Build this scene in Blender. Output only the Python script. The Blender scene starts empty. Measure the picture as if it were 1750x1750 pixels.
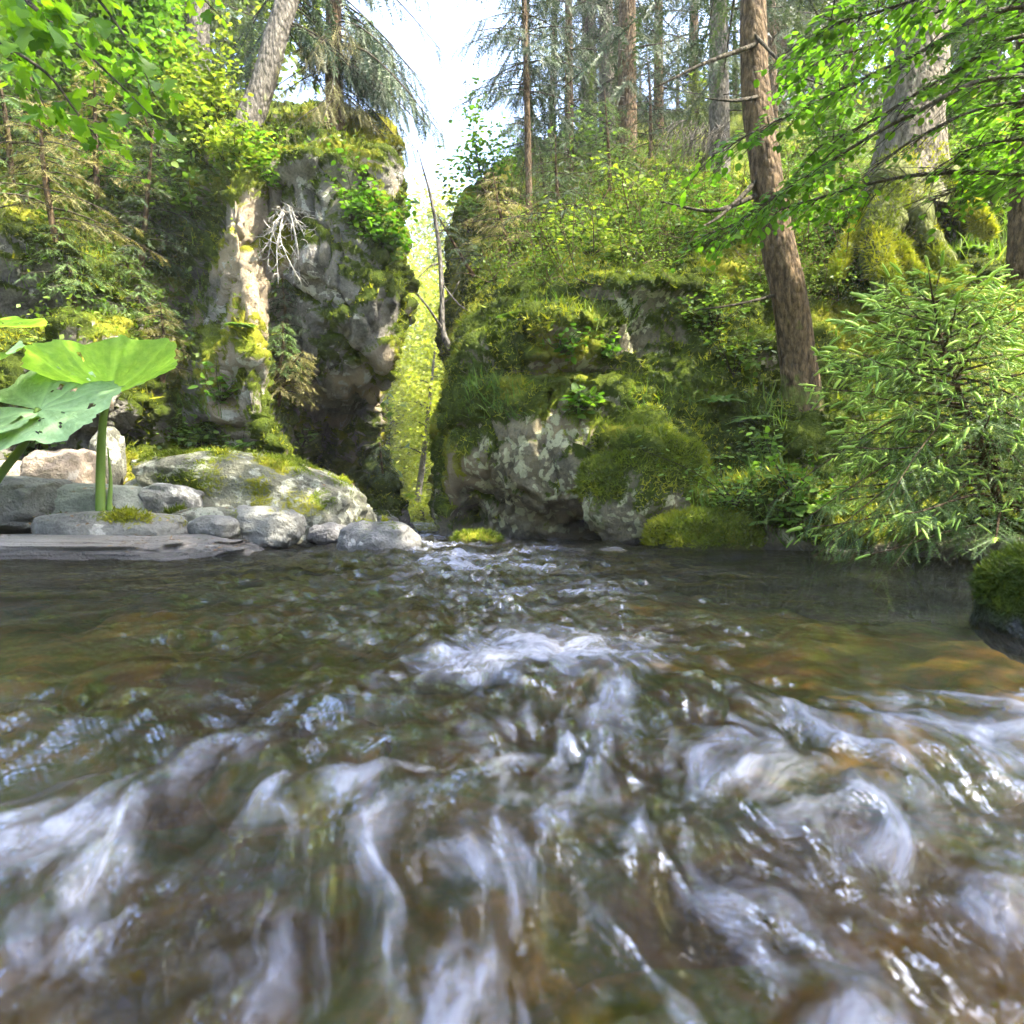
import bpy, bmesh, math, random
import numpy as np
from mathutils import Vector, Matrix, Euler

rng = np.random.default_rng(7)
random.seed(7)
scene = bpy.context.scene
COL = scene.collection

# ------------------------------------------------------------------ camera, sky, sun, exposure
CAM_Z = 0.22
FPX = 1250.0            # focal length in photograph pixels (1750 px wide)
cam_d = bpy.data.cameras.new("camera")
cam = bpy.data.objects.new("camera", cam_d)
COL.objects.link(cam)
cam.location = (0, 0, CAM_Z)
cam.rotation_euler = (math.radians(90), 0, 0)
cam_d.sensor_width = 36.0
cam_d.lens = 36.0 * FPX / 1750.0
cam_d.clip_start = 0.02
cam_d.clip_end = 2000
cam_d.dof.use_dof = True
cam_d.dof.focus_distance = 4.5
cam_d.dof.aperture_fstop = 6.5
scene.camera = cam

SUN_EL, SUN_AZ = math.radians(56), math.radians(106)     # azimuth clockwise from +Y
world = bpy.data.worlds.new("World")
scene.world = world
world.use_nodes = True
wn = world.node_tree.nodes
sky = wn.new("ShaderNodeTexSky")
sky.sky_type = 'NISHITA'
sky.sun_disc = False
sky.sun_elevation = SUN_EL
sky.sun_rotation = SUN_AZ
sky.altitude = 600
sky.air_density = 0.75
sky.dust_density = 4.5
sky.ozone_density = 0.6
wn["Background"].inputs[1].default_value = 0.15
world.node_tree.links.new(sky.outputs[0], wn["Background"].inputs[0])

sun_d = bpy.data.lights.new("sun", 'SUN')
sun_d.energy = 3.0
sun_d.angle = math.radians(0.5)
sun_d.color = (1.0, 0.92, 0.76)
sun = bpy.data.objects.new("sun", sun_d)
COL.objects.link(sun)
sdir = Vector((math.sin(SUN_AZ) * math.cos(SUN_EL), math.cos(SUN_AZ) * math.cos(SUN_EL), math.sin(SUN_EL)))
sun.rotation_euler = sdir.to_track_quat('Z', 'Y').to_euler()

vs = scene.view_settings
vs.view_transform = 'Standard'
vs.look = 'None'
vs.gamma = 1.0
vs.use_curve_mapping = False
vs.exposure = 3.5
scene.cycles.use_denoising = True
scene.cycles.use_adaptive_sampling = True
scene.cycles.adaptive_threshold = 0.05
scene.cycles.max_bounces = 6
scene.cycles.diffuse_bounces = 3
scene.cycles.glossy_bounces = 3
scene.cycles.transmission_bounces = 4
scene.cycles.transparent_max_bounces = 8
scene.cycles.caustics_reflective = False
scene.cycles.caustics_refractive = False
scene.cycles.sample_clamp_indirect = 6.0


def P(px, py, d):
    """photograph pixel + distance -> world point"""
    return np.array([(px - 875.0) / FPX * d, d, CAM_Z + (875.0 - py) / FPX * d])


# ------------------------------------------------------------------ noise
_perm = np.random.default_rng(3).permutation(256)
_perm = np.concatenate([_perm, _perm, _perm])
_g = np.random.default_rng(4).normal(size=(256, 3))
_g /= np.linalg.norm(_g, axis=1)[:, None]


def perlin(p):
    p = np.asarray(p, float)
    i = np.floor(p).astype(int)
    f = p - i
    u = f * f * f * (f * (f * 6 - 15) + 10)
    i &= 255
    out = np.zeros(len(p))
    for dx in (0, 1):
        wx = u[:, 0] if dx else 1 - u[:, 0]
        a = _perm[(i[:, 0] + dx) & 255]
        for dy in (0, 1):
            wy = u[:, 1] if dy else 1 - u[:, 1]
            b = _perm[a + ((i[:, 1] + dy) & 255)]
            for dz in (0, 1):
                wz = u[:, 2] if dz else 1 - u[:, 2]
                g = _g[_perm[b + ((i[:, 2] + dz) & 255)]]
                d = g[:, 0] * (f[:, 0] - dx) + g[:, 1] * (f[:, 1] - dy) + g[:, 2] * (f[:, 2] - dz)
                out += wx * wy * wz * d
    return out * 1.6


def fbm(p, octv=4, gain=0.5, lac=2.03):
    p = np.asarray(p, float)
    s = np.zeros(len(p)); a = 1.0; t = 0
    for o in range(octv):
        s += a * perlin(p + o * 17.3); t += a
        p = p * lac; a *= gain
    return s / t


def worley(p):
    p = np.asarray(p, float)
    i = np.floor(p).astype(int)
    f1 = np.full(len(p), 9.0); f2 = np.full(len(p), 9.0); cid = np.zeros(len(p))
    for dx in (-1, 0, 1):
        for dy in (-1, 0, 1):
            for dz in (-1, 0, 1):
                c = i + (dx, dy, dz)
                h = _perm[_perm[_perm[c[:, 0] & 255] + (c[:, 1] & 255)] + (c[:, 2] & 255)]
                q = c + 0.5 + _g[h] * 0.48
                d = np.linalg.norm(p - q, axis=1)
                closer = d < f1
                f2 = np.where(closer, f1, np.minimum(f2, d))
                cid = np.where(closer, h / 255.0, cid)
                f1 = np.where(closer, d, f1)
    return f1, f2, cid


def sstep(a, b, x):
    t = np.clip((x - a) / (b - a), 0, 1)
    return t * t * (3 - 2 * t)


def nrm(v):
    v = np.asarray(v, float)
    return v / np.maximum(np.linalg.norm(v, axis=-1, keepdims=True), 1e-9)


# ------------------------------------------------------------------ mesh helpers
OFFS = {}


def make_mesh(name, V, F, attrs=None, smooth=False, uv=None):
    """F: (n,3) or (n,4) array, or a list of such arrays"""
    Fs = F if isinstance(F, list) else [F]
    Fs = [np.asarray(f, np.int32) for f in Fs if len(f)]
    V = np.asarray(V, np.float32)
    me = bpy.data.meshes.new(name)
    me.vertices.add(len(V))
    me.vertices.foreach_set("co", V.ravel())
    nl = sum(f.size for f in Fs); nf = sum(len(f) for f in Fs)
    me.loops.add(nl); me.polygons.add(nf)
    me.loops.foreach_set("vertex_index", np.concatenate([f.ravel() for f in Fs]))
    tot = np.concatenate([np.full(len(f), f.shape[1], np.int32) for f in Fs])
    start = np.concatenate([[0], np.cumsum(tot)[:-1]]).astype(np.int32)
    me.polygons.foreach_set("loop_start", start)
    if smooth:
        me.polygons.foreach_set("use_smooth", np.ones(nf, bool))
    me.update(calc_edges=True)
    for k, a in (attrs or {}).items():
        a = np.asarray(a, np.float32)
        if a.ndim == 1:
            at = me.attributes.new(k, 'FLOAT', 'POINT'); at.data.foreach_set("value", a)
        else:
            at = me.attributes.new(k, 'FLOAT_VECTOR', 'POINT'); at.data.foreach_set("vector", a.ravel())
    return me


def tag(o, label=None, cat=None, group=None, kind=None):
    if label: o["label"] = label
    if cat: o["category"] = cat
    if group: o["group"] = group
    if kind: o["kind"] = kind
    return o


def thing(name, loc, label, cat, group=None):
    o = bpy.data.objects.new(name, None)
    COL.objects.link(o)
    o.location = [float(c) for c in loc]
    o.empty_display_size = 0.1
    OFFS[o.name] = np.array(loc, float)
    return tag(o, label, cat, group)


def obj(name, V, F, mat, parent=None, attrs=None, smooth=False):
    """one mesh object, V in world coordinates"""
    V = np.asarray(V, float)
    if parent is not None:
        off = OFFS[parent.name]
        V = V - off
    else:
        off = np.array([V[:, 0].mean(), V[:, 1].mean(), V[:, 2].min()])
        V = V - off
    me = make_mesh(name, V, F, attrs, smooth)
    me.materials.append(mat)
    o = bpy.data.objects.new(name, me)
    COL.objects.link(o)
    if parent is not None:
        o.parent = parent
    else:
        o.location = off
    OFFS[o.name] = off
    return o


def share(name, me, M, parent):
    """object that shares mesh data, placed by a world matrix under a thing"""
    o = bpy.data.objects.new(name, me)
    COL.objects.link(o)
    M = M.copy()
    if parent is not None:
        M.translation = M.translation - Vector(OFFS[parent.name])
        o.parent = parent
    o.matrix_local = M
    return o


def basis(d, up=(0, 0, 1)):
    """(N,3,3) matrices with columns side, d, normal"""
    d = nrm(d)
    up = np.broadcast_to(np.asarray(up, float), d.shape)
    side = np.cross(d, up)
    bad = np.linalg.norm(side, axis=1) < 1e-4
    if bad.any():
        side[bad] = np.cross(d[bad], (1, 0.13, 0))
    side = nrm(side)
    n = np.cross(side, d)
    return np.stack([side, d, n], axis=2)


def rot_about(axis, ang, v):
    axis = nrm(axis)
    c = np.cos(ang)[:, None]; s = np.sin(ang)[:, None]
    return v * c + np.cross(axis, v) * s + axis * (np.sum(axis * v, axis=1)[:, None]) * (1 - c)


class MB:
    """collects pieces of one mesh"""
    def __init__(self):
        self.V = []; self.F3 = []; self.F4 = []; self.R = []; self.n = 0; self.C = []

    def add(self, V, F, rnd=0.5):
        V = np.asarray(V, float); F = np.asarray(F)
        if len(V) == 0 or len(F) == 0: return
        (self.F3 if F.shape[1] == 3 else self.F4).append(F + self.n)
        self.V.append(V)
        self.R.append(np.broadcast_to(np.asarray(rnd, float), (len(V),)))
        self.n += len(V)

    def scatter(self, tmpl, pos, B, scale, rnd=None, nonuni=None):
        tv, tf = tmpl
        pos = np.asarray(pos, float); n = len(pos)
        if n == 0: return
        scale = np.broadcast_to(np.asarray(scale, float), (n,))
        t = tv[None] * scale[:, None, None]
        if nonuni is not None:
            t = t * nonuni[:, None, :]
        V = np.einsum('nij,nkj->nki', B, t) + pos[:, None, :]
        F = tf[None] + (np.arange(n) * len(tv))[:, None, None]
        if rnd is None: rnd = rng.random(n)
        self.C.append((self.n, self.n + n * len(tv), pos, len(tv)))
        self.add(V.reshape(-1, 3), F.reshape(-1, tf.shape[1]), np.repeat(rnd, len(tv)))

    def tube(self, path, rad, sides=6, rnd=0.5, cap=True, bark=0.0, seed=0.0):
        path = np.asarray(path, float); n = len(path)
        rad = np.broadcast_to(np.asarray(rad, float), (n,))
        tan = np.gradient(path, axis=0)
        tan = nrm(tan)
        ref = np.array([0.0, 0.0, 1.0]) if abs(tan[:, 2]).mean() < 0.75 else np.array([0.0, 1.0, 0.0])
        s = nrm(np.cross(tan, ref)); t2 = np.cross(s, tan)
        a = np.arange(sides) / sides * 2 * math.pi
        ring = np.cos(a)[None, :, None] * s[:, None, :] + np.sin(a)[None, :, None] * t2[:, None, :]
        V = path[:, None, :] + ring * rad[:, None, None]
        if bark:
            Q = V.reshape(-1, 3) * np.array([9, 9, 2.2]) + seed
            k = fbm(Q, 3).reshape(n, sides)
            V = path[:, None, :] + ring * (rad[:, None] * (1 + bark * k))[:, :, None]
        idx = np.arange(n * sides).reshape(n, sides)
        q = np.stack([idx[:-1], np.roll(idx, -1, 1)[:-1], np.roll(idx, -1, 1)[1:], idx[1:]], axis=-1).reshape(-1, 4)
        self.add(V.reshape(-1, 3), q, rnd)
        if cap:
            c = np.array([[n * sides - sides + k, n * sides - sides + (k + 1) % sides] for k in range(sides)])
            base = self.n - n * sides
            self.V.append(path[-1:] + tan[-1:] * rad[-1] * 0.3); self.R.append(np.full(1, 0.5)); tip = self.n; self.n += 1
            self.F3.append(np.column_stack([c + base, np.full(sides, tip)]))

    def build(self, name, mat, parent=None, smooth=False):
        F = []
        if self.F3: F.append(np.concatenate(self.F3))
        if self.F4: F.append(np.concatenate(self.F4))
        return obj(name, np.concatenate(self.V), F, mat, parent, {"rnd": self.rnds(mat)}, smooth)

    def rnds(self, mat):
        R = np.concatenate(self.R)
        cl, cs = CLUMP.get(mat.name, (0, 1))
        if cl and self.C:
            for a, b, pos, k in self.C:
                R[a:b] = R[a:b] * (1 - cl) + cl * np.repeat(sstep(-0.3, 0.3, fbm(pos * cs, 2)), k)
        return R


def crom(pts, n):
    """Catmull-Rom through pts (m,k) -> n samples"""
    pts = np.asarray(pts, float); m = len(pts)
    ext = np.concatenate([[2 * pts[0] - pts[1]], pts, [2 * pts[-1] - pts[-2]]])
    t = np.linspace(0, m - 1 - 1e-9, n); i = t.astype(int); f = (t - i)
    shp = (n,) + (1,) * (pts.ndim - 1)
    f = f.reshape(shp)
    p0, p1, p2, p3 = ext[i], ext[i + 1], ext[i + 2], ext[i + 3]
    return 0.5 * ((2 * p1) + (-p0 + p2) * f + (2 * p0 - 5 * p1 + 4 * p2 - p3) * f ** 2 + (-p0 + 3 * p1 - 3 * p2 + p3) * f ** 3)


def grid_faces(a, b):
    idx = np.arange(a * b).reshape(a, b)
    return np.stack([idx[:-1, :-1], idx[1:, :-1], idx[1:, 1:], idx[:-1, 1:]], axis=-1).reshape(-1, 4)


def grid_normals(G):
    du = np.gradient(G, axis=0); dv = np.gradient(G, axis=1)
    return nrm(np.cross(du, dv))


# ------------------------------------------------------------------ materials
def new_mat(name):
    m = bpy.data.materials.new(name); m.use_nodes = True
    nt = m.node_tree
    for n in list(nt.nodes): nt.nodes.remove(n)
    out = nt.nodes.new("ShaderNodeOutputMaterial")
    return m, nt, out


class N:
    """small node-building helper"""
    def __init__(self, nt): self.nt = nt

    def node(self, typ, **kw):
        n = self.nt.nodes.new(typ)
        for k, v in kw.items(): setattr(n, k, v)
        return n

    def lk(self, a, b): self.nt.links.new(a, b)

    def setin(self, n, key, v):
        if hasattr(v, "default_value") or isinstance(v, bpy.types.NodeSocket): self.lk(v, n.inputs[key])
        else: n.inputs[key].default_value = v

    def attr(self, name, vec=False):
        n = self.node("ShaderNodeAttribute"); n.attribute_name = name
        return n.outputs["Vector"] if vec else n.outputs["Fac"]

    def obj_co(self): return self.node("ShaderNodeNewGeometry").outputs["Position"]

    def noise(self, scale, detail=4, rough=0.55, vec=None, dist=0.0):
        n = self.node("ShaderNodeTexNoise")
        n.inputs["Scale"].default_value = scale; n.inputs["Detail"].default_value = detail
        n.inputs["Roughness"].default_value = rough; n.inputs["Distortion"].default_value = dist
        self.lk(vec if vec is not None else self.obj_co(), n.inputs["Vector"])
        return n.outputs["Fac"]

    def voronoi(self, scale, vec=None, feature='F1', out="Distance"):
        n = self.node("ShaderNodeTexVoronoi", feature=feature)
        n.inputs["Scale"].default_value = scale
        self.lk(vec if vec is not None else self.obj_co(), n.inputs["Vector"])
        return n.outputs[out]

    def mapping(self, vec, scale=(1, 1, 1)):
        n = self.node("ShaderNodeMapping"); n.inputs["Scale"].default_value = scale
        self.lk(vec, n.inputs["Vector"]); return n.outputs[0]

    def ramp(self, fac, stops, interp='LINEAR'):
        n = self.node("ShaderNodeValToRGB"); cr = n.color_ramp; cr.interpolation = interp
        while len(cr.elements) < len(stops): cr.elements.new(0.5)
        for e, (p, c) in zip(cr.elements, stops):
            e.position = p
            e.color = (c, c, c, 1) if isinstance(c, (int, float)) else (*c, 1)
        self.lk(fac, n.inputs[0]); return n.outputs[0]

    def math(self, op, a, b=0.0, clamp=False):
        n = self.node("ShaderNodeMath", operation=op, use_clamp=clamp)
        self.setin(n, 0, a); self.setin(n, 1, b); return n.outputs[0]

    def mix(self, fac, a, b, blend='MIX'):
        n = self.node("ShaderNodeMix", data_type='RGBA', blend_type=blend)
        self.setin(n, 0, fac)
        for i, v in ((6, a), (7, b)):
            if isinstance(v, bpy.types.NodeSocket): self.lk(v, n.inputs[i])
            else: n.inputs[i].default_value = (*v, 1)
        return n.outputs[2]

    def bump(self, h, strength=0.5, dist=0.02, normal=None):
        n = self.node("ShaderNodeBump"); n.inputs["Strength"].default_value = strength
        n.inputs["Distance"].default_value = dist; self.lk(h, n.inputs["Height"])
        if normal is not None: self.lk(normal, n.inputs["Normal"])
        return n.outputs[0]

    def principled(self, color, rough=0.8, normal=None, spec=0.3):
        n = self.node("ShaderNodeBsdfPrincipled")
        self.setin(n, "Base Color", color if isinstance(color, bpy.types.NodeSocket) else (*color, 1))
        self.setin(n, "Roughness", rough)
        self.setin(n, "Specular IOR Level", spec)
        if normal is not None: self.lk(normal, n.inputs["Normal"])
        return n.outputs[0]

    def mixsh(self, fac, a, b):
        n = self.node("ShaderNodeMixShader"); self.setin(n, 0, fac)
        self.lk(a, n.inputs[1]); self.lk(b, n.inputs[2]); return n.outputs[0]


def rock_attrs(p, lichen, seed=0.0):
    """per-vertex mineral pattern: tone, tan staining, crust lichen, joints"""
    q = p + seed
    tone = np.clip(0.5 + 0.9 * fbm(q * 5.5, 5, 0.6), 0, 1)
    tan = sstep(-0.05, 0.35, fbm(q * 1.4 + 13, 4))
    w = q * 9 + 1.1 * np.stack([fbm(q * 9 + 3, 2), fbm(q * 9 + 40, 2), fbm(q * 9 + 80, 2)], 1)
    f1, f2, cid = worley(w)
    patch = sstep(0.28 - 0.55 * lichen, 0.42 - 0.55 * lichen, fbm(q * 1.9 + 21, 3) + 0.25 * (cid - 0.5))
    lich = (0.78 - f1) * patch if lichen > 0 else np.zeros(len(p))
    wet = sstep(0.075, 0.02, p[:, 2] + 0.05 * fbm(q * 6 + 60, 2))
    return {"tone": tone, "tan": tan, "lich": np.clip(lich, 0, 1) * (1 - wet), "wet": wet}


def rock_mat(name, dark, light, tan, moss_cols, lichen=0.5, lichen_col=(0.42, 0.44, 0.36), wet=False):
    m, nt, out = new_mat(name); n = N(nt)
    LICH[name] = lichen
    fine = n.noise(42, 4, 0.72)
    f0 = n.math('SUBTRACT', fine, 0.5)
    tone = n.math('ADD', n.attr("tone"), n.math('MULTIPLY', f0, 1.3))
    c = n.mix(n.ramp(tone, [(0.15, 0), (0.85, 1)]), dark, light)
    c = n.mix(n.math('MULTIPLY', n.attr("tan"), 0.8), c, tan)
    if lichen > 0:
        lm = n.ramp(n.math('ADD', n.attr("lich"), n.math('MULTIPLY', f0, 0.5)), [(0.30, 0), (0.38, 1)])
        c = n.mix(n.math('MULTIPLY', lm, 0.85), c, n.mix(tone, tuple(x * 0.7 for x in lichen_col), lichen_col))
    ms = n.math('ADD', n.attr("moss"), n.math('MULTIPLY', f0, 0.8))
    mm = n.ramp(ms, [(0.36, 0), (0.48, 1)])
    mc = n.ramp(n.math('ADD', n.attr("tan"), n.math('MULTIPLY', f0, 1.6)), [(0.0, moss_cols[0]), (0.45, moss_cols[1]), (0.9, moss_cols[2])])
    c = n.mix(mm, c, mc)
    b = n.bump(fine, 1.0, 0.04)
    wt = n.attr("wet")
    c = n.mix(n.math('MULTIPLY', wt, 0.72), c, tuple(x * 0.45 for x in dark))
    rough = n.math('SUBTRACT', 0.45 if wet else 0.88, n.math('MULTIPLY', wt, 0.2 if wet else 0.55))
    n.lk(n.principled(c, rough, b, n.math('MULTIPLY', n.math('SUBTRACT', 1.0, n.math('MULTIPLY', mm, 0.9)), 0.5 if wet else 0.3)), out.inputs[0])
    return m


LICH = {}


CLUMP = {}


def leaf_mat(name, cols, trans=0.45, tcol=None, rough=0.5, spec=0.25, clump=0.0, clump_scale=1.2):
    """thin leaf: reflecting and letting light through; cols = dark, mid, light picked per leaf"""
    m, nt, out = new_mat(name); n = N(nt)
    f = n.attr("rnd")
    CLUMP[name] = (clump, clump_scale)
    c = n.ramp(f, [(0.05, cols[0]), (0.5, cols[1]), (0.95, cols[2])])
    sh = n.principled(c, rough, None, spec)
    tr = n.node("ShaderNodeBsdfTranslucent")
    tc = n.mix(1.0, c, tcol if tcol else (1.08, 1.15, 0.5), 'MULTIPLY')
    n.lk(tc, tr.inputs[0])
    n.lk(n.mixsh(trans, sh, tr.outputs[0]), out.inputs[0])
    return m


def bark_mat(name, dark, light, moss=0.3, scale=1.0, mosscol=(0.10, 0.13, 0.02)):
    m, nt, out = new_mat(name); n = N(nt)
    co = n.mapping(n.obj_co(), (1, 1, 0.28))
    a = n.noise(34 * scale, 4, 0.75, co)
    c = n.ramp(a, [(0.30, tuple(x * 0.4 for x in dark)), (0.42, dark), (0.68, light)])
    if moss > 0:
        big = n.noise(5, 3, 0.65)
        ms = n.math('ADD', n.attr("moss"), n.math('MULTIPLY', n.math('SUBTRACT', big, 0.5), 1.6))
        mm = n.ramp(ms, [(0.30, 0), (0.55, 1)])
        mc = n.mix(a, mosscol, tuple(x * 1.9 for x in mosscol))
        c = n.mix(n.math('MULTIPLY', mm, min(1.0, moss * 2)), c, mc)
    v = n.voronoi(34 * scale, n.mix(0.06, n.mapping(n.obj_co(), (1, 1, 0.5)), n.node("ShaderNodeTexNoise").outputs["Color"]), 'F1')
    vr = n.ramp(v, [(0.25, 1), (0.75, 0)])
    c = n.mix(n.math('MULTIPLY', n.math('SUBTRACT', 1.0, vr), 0.40), c, tuple(x * 0.5 for x in dark))
    h = n.math('ADD', a, n.math('MULTIPLY', vr, 0.5))
    n.lk(n.principled(c, 0.92, n.bump(h, 1.0, 0.022), 0.15), out.inputs[0])
    return m


MOSS = [(0.036, 0.052, 0.008), (0.09, 0.115, 0.012), (0.17, 0.17, 0.018)]
M_cliffL = rock_mat("grey_cliff_rock", (0.045, 0.043, 0.037), (0.19, 0.18, 0.155), (0.34, 0.265, 0.17), MOSS, 0.5, (0.40, 0.40, 0.35))
M_cliffR = rock_mat("mossy_cliff_rock", (0.06, 0.055, 0.034), (0.20, 0.175, 0.105), (0.20, 0.155, 0.085), MOSS, 1.0, (0.42, 0.42, 0.25))
M_dark = rock_mat("blue_grey_rock", (0.045, 0.048, 0.05), (0.13, 0.135, 0.14), (0.10, 0.10, 0.10), MOSS, 0.15)
M_b_grey = rock_mat("grey_river_stone", (0.09, 0.09, 0.085), (0.24, 0.24, 0.225), (0.19, 0.19, 0.165), MOSS, 0.25, (0.45, 0.45, 0.42))
M_b_pale = rock_mat("pale_green_stone", (0.14, 0.155, 0.135), (0.28, 0.295, 0.255), (0.22, 0.235, 0.20), MOSS, 0.2, (0.46, 0.46, 0.42))
M_b_tan = rock_mat("tan_stone", (0.15, 0.12, 0.09), (0.33, 0.275, 0.22), (0.28, 0.225, 0.17), MOSS, 0.3, (0.5, 0.46, 0.40))
M_b_lich = rock_mat("lichen_stone", (0.05, 0.05, 0.038), (0.16, 0.16, 0.125), (0.13, 0.13, 0.09), MOSS, 0.9, (0.34, 0.35, 0.28))
M_b_wet = rock_mat("wet_slab_stone", (0.085, 0.083, 0.08), (0.18, 0.175, 0.168), (0.16, 0.142, 0.122), MOSS, 0.0, wet=True)
M_ground = rock_mat("forest_floor", (0.035, 0.028, 0.014), (0.08, 0.062, 0.03), (0.07, 0.07, 0.02), MOSS, 0.0)

M_moss = leaf_mat("moss_fronds", [(0.055, 0.08, 0.008), (0.14, 0.18, 0.015), (0.27, 0.27, 0.022)], 0.4, clump=0.65, clump_scale=2.2, spec=0.1)
M_moss_d = leaf_mat("dark_leafy_moss", [(0.02, 0.035, 0.006), (0.05, 0.08, 0.012), (0.11, 0.14, 0.02)], 0.3, clump=0.5, clump_scale=9.0, spec=0.1)
M_grass = leaf_mat("grass_blades", [(0.04, 0.085, 0.012), (0.09, 0.17, 0.02), (0.17, 0.24, 0.035)], 0.45, clump=0.3)
M_fern = leaf_mat("fern_fronds", [(0.05, 0.10, 0.02), (0.10, 0.19, 0.03), (0.17, 0.26, 0.04)], 0.45)
M_maple = leaf_mat("maple_leaf", [(0.06, 0.15, 0.010), (0.11, 0.23, 0.014), (0.17, 0.30, 0.02)], 0.6, (1.3, 1.35, 0.4), 0.4)
M_beech = leaf_mat("beech_leaf", [(0.045, 0.10, 0.012), (0.09, 0.185, 0.017), (0.16, 0.26, 0.026)], 0.6, (0.9, 1.12, 0.42), clump=0.35, clump_scale=1.6)
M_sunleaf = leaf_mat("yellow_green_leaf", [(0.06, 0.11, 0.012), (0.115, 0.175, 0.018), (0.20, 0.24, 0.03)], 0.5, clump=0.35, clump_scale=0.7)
M_gap = leaf_mat("sunlit_gap_leaf", [(0.13, 0.165, 0.014), (0.22, 0.255, 0.02), (0.33, 0.34, 0.04)], 0.55, clump=0.35, clump_scale=0.7)  # strong sunlight in the gap put into a lighter, yellower leaf colour
M_olive = leaf_mat("olive_leaf", [(0.04, 0.085, 0.012), (0.085, 0.15, 0.02), (0.155, 0.21, 0.036)], 0.45, clump=0.4, clump_scale=1.5)
M_needle = leaf_mat("dark_spruce_needles", [(0.018, 0.036, 0.018), (0.036, 0.064, 0.026), (0.07, 0.10, 0.034)], 0.25, (1.2, 1.2, 0.7), clump=0.3)
M_needle_y = leaf_mat("young_spruce_needles", [(0.05, 0.095, 0.03), (0.09, 0.155, 0.046), (0.15, 0.21, 0.062)], 0.35, (1.2, 1.2, 0.6))
M_needle_tan = leaf_mat("dry_spruce_needles", [(0.07, 0.07, 0.025), (0.16, 0.15, 0.05), (0.28, 0.24, 0.10)], 0.35, clump=0.4)
M_shoot = leaf_mat("fresh_spruce_shoot", [(0.20, 0.35, 0.06), (0.28, 0.43, 0.08), (0.38, 0.51, 0.11)], 0.35, (1.1, 1.1, 0.6))
M_bark = bark_mat("brown_bark", (0.055, 0.037, 0.02), (0.19, 0.13, 0.072), 0.4)
M_bark_g = bark_mat("grey_bark", (0.065, 0.06, 0.05), (0.19, 0.17, 0.14), 0.35)
M_bark_old = bark_mat("old_mossy_bark", (0.08, 0.07, 0.052), (0.24, 0.21, 0.16), 0.4, 0.8, (0.06, 0.075, 0.01))
M_dead = bark_mat("bleached_dead_wood", (0.25, 0.235, 0.20), (0.50, 0.48, 0.44), 0.0)
M_twig = bark_mat("dark_twig", (0.03, 0.026, 0.018), (0.09, 0.075, 0.05), 0.2)
M_root = bark_mat("mossy_root", (0.05, 0.042, 0.025), (0.13, 0.105, 0.06), 0.4, 1.0, (0.055, 0.07, 0.01))

# ------------------------------------------------------------------ the cliffs (swept key profiles, then fractured)
CLIFFS = []     # (positions, normals, moss) for placing plants


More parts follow.
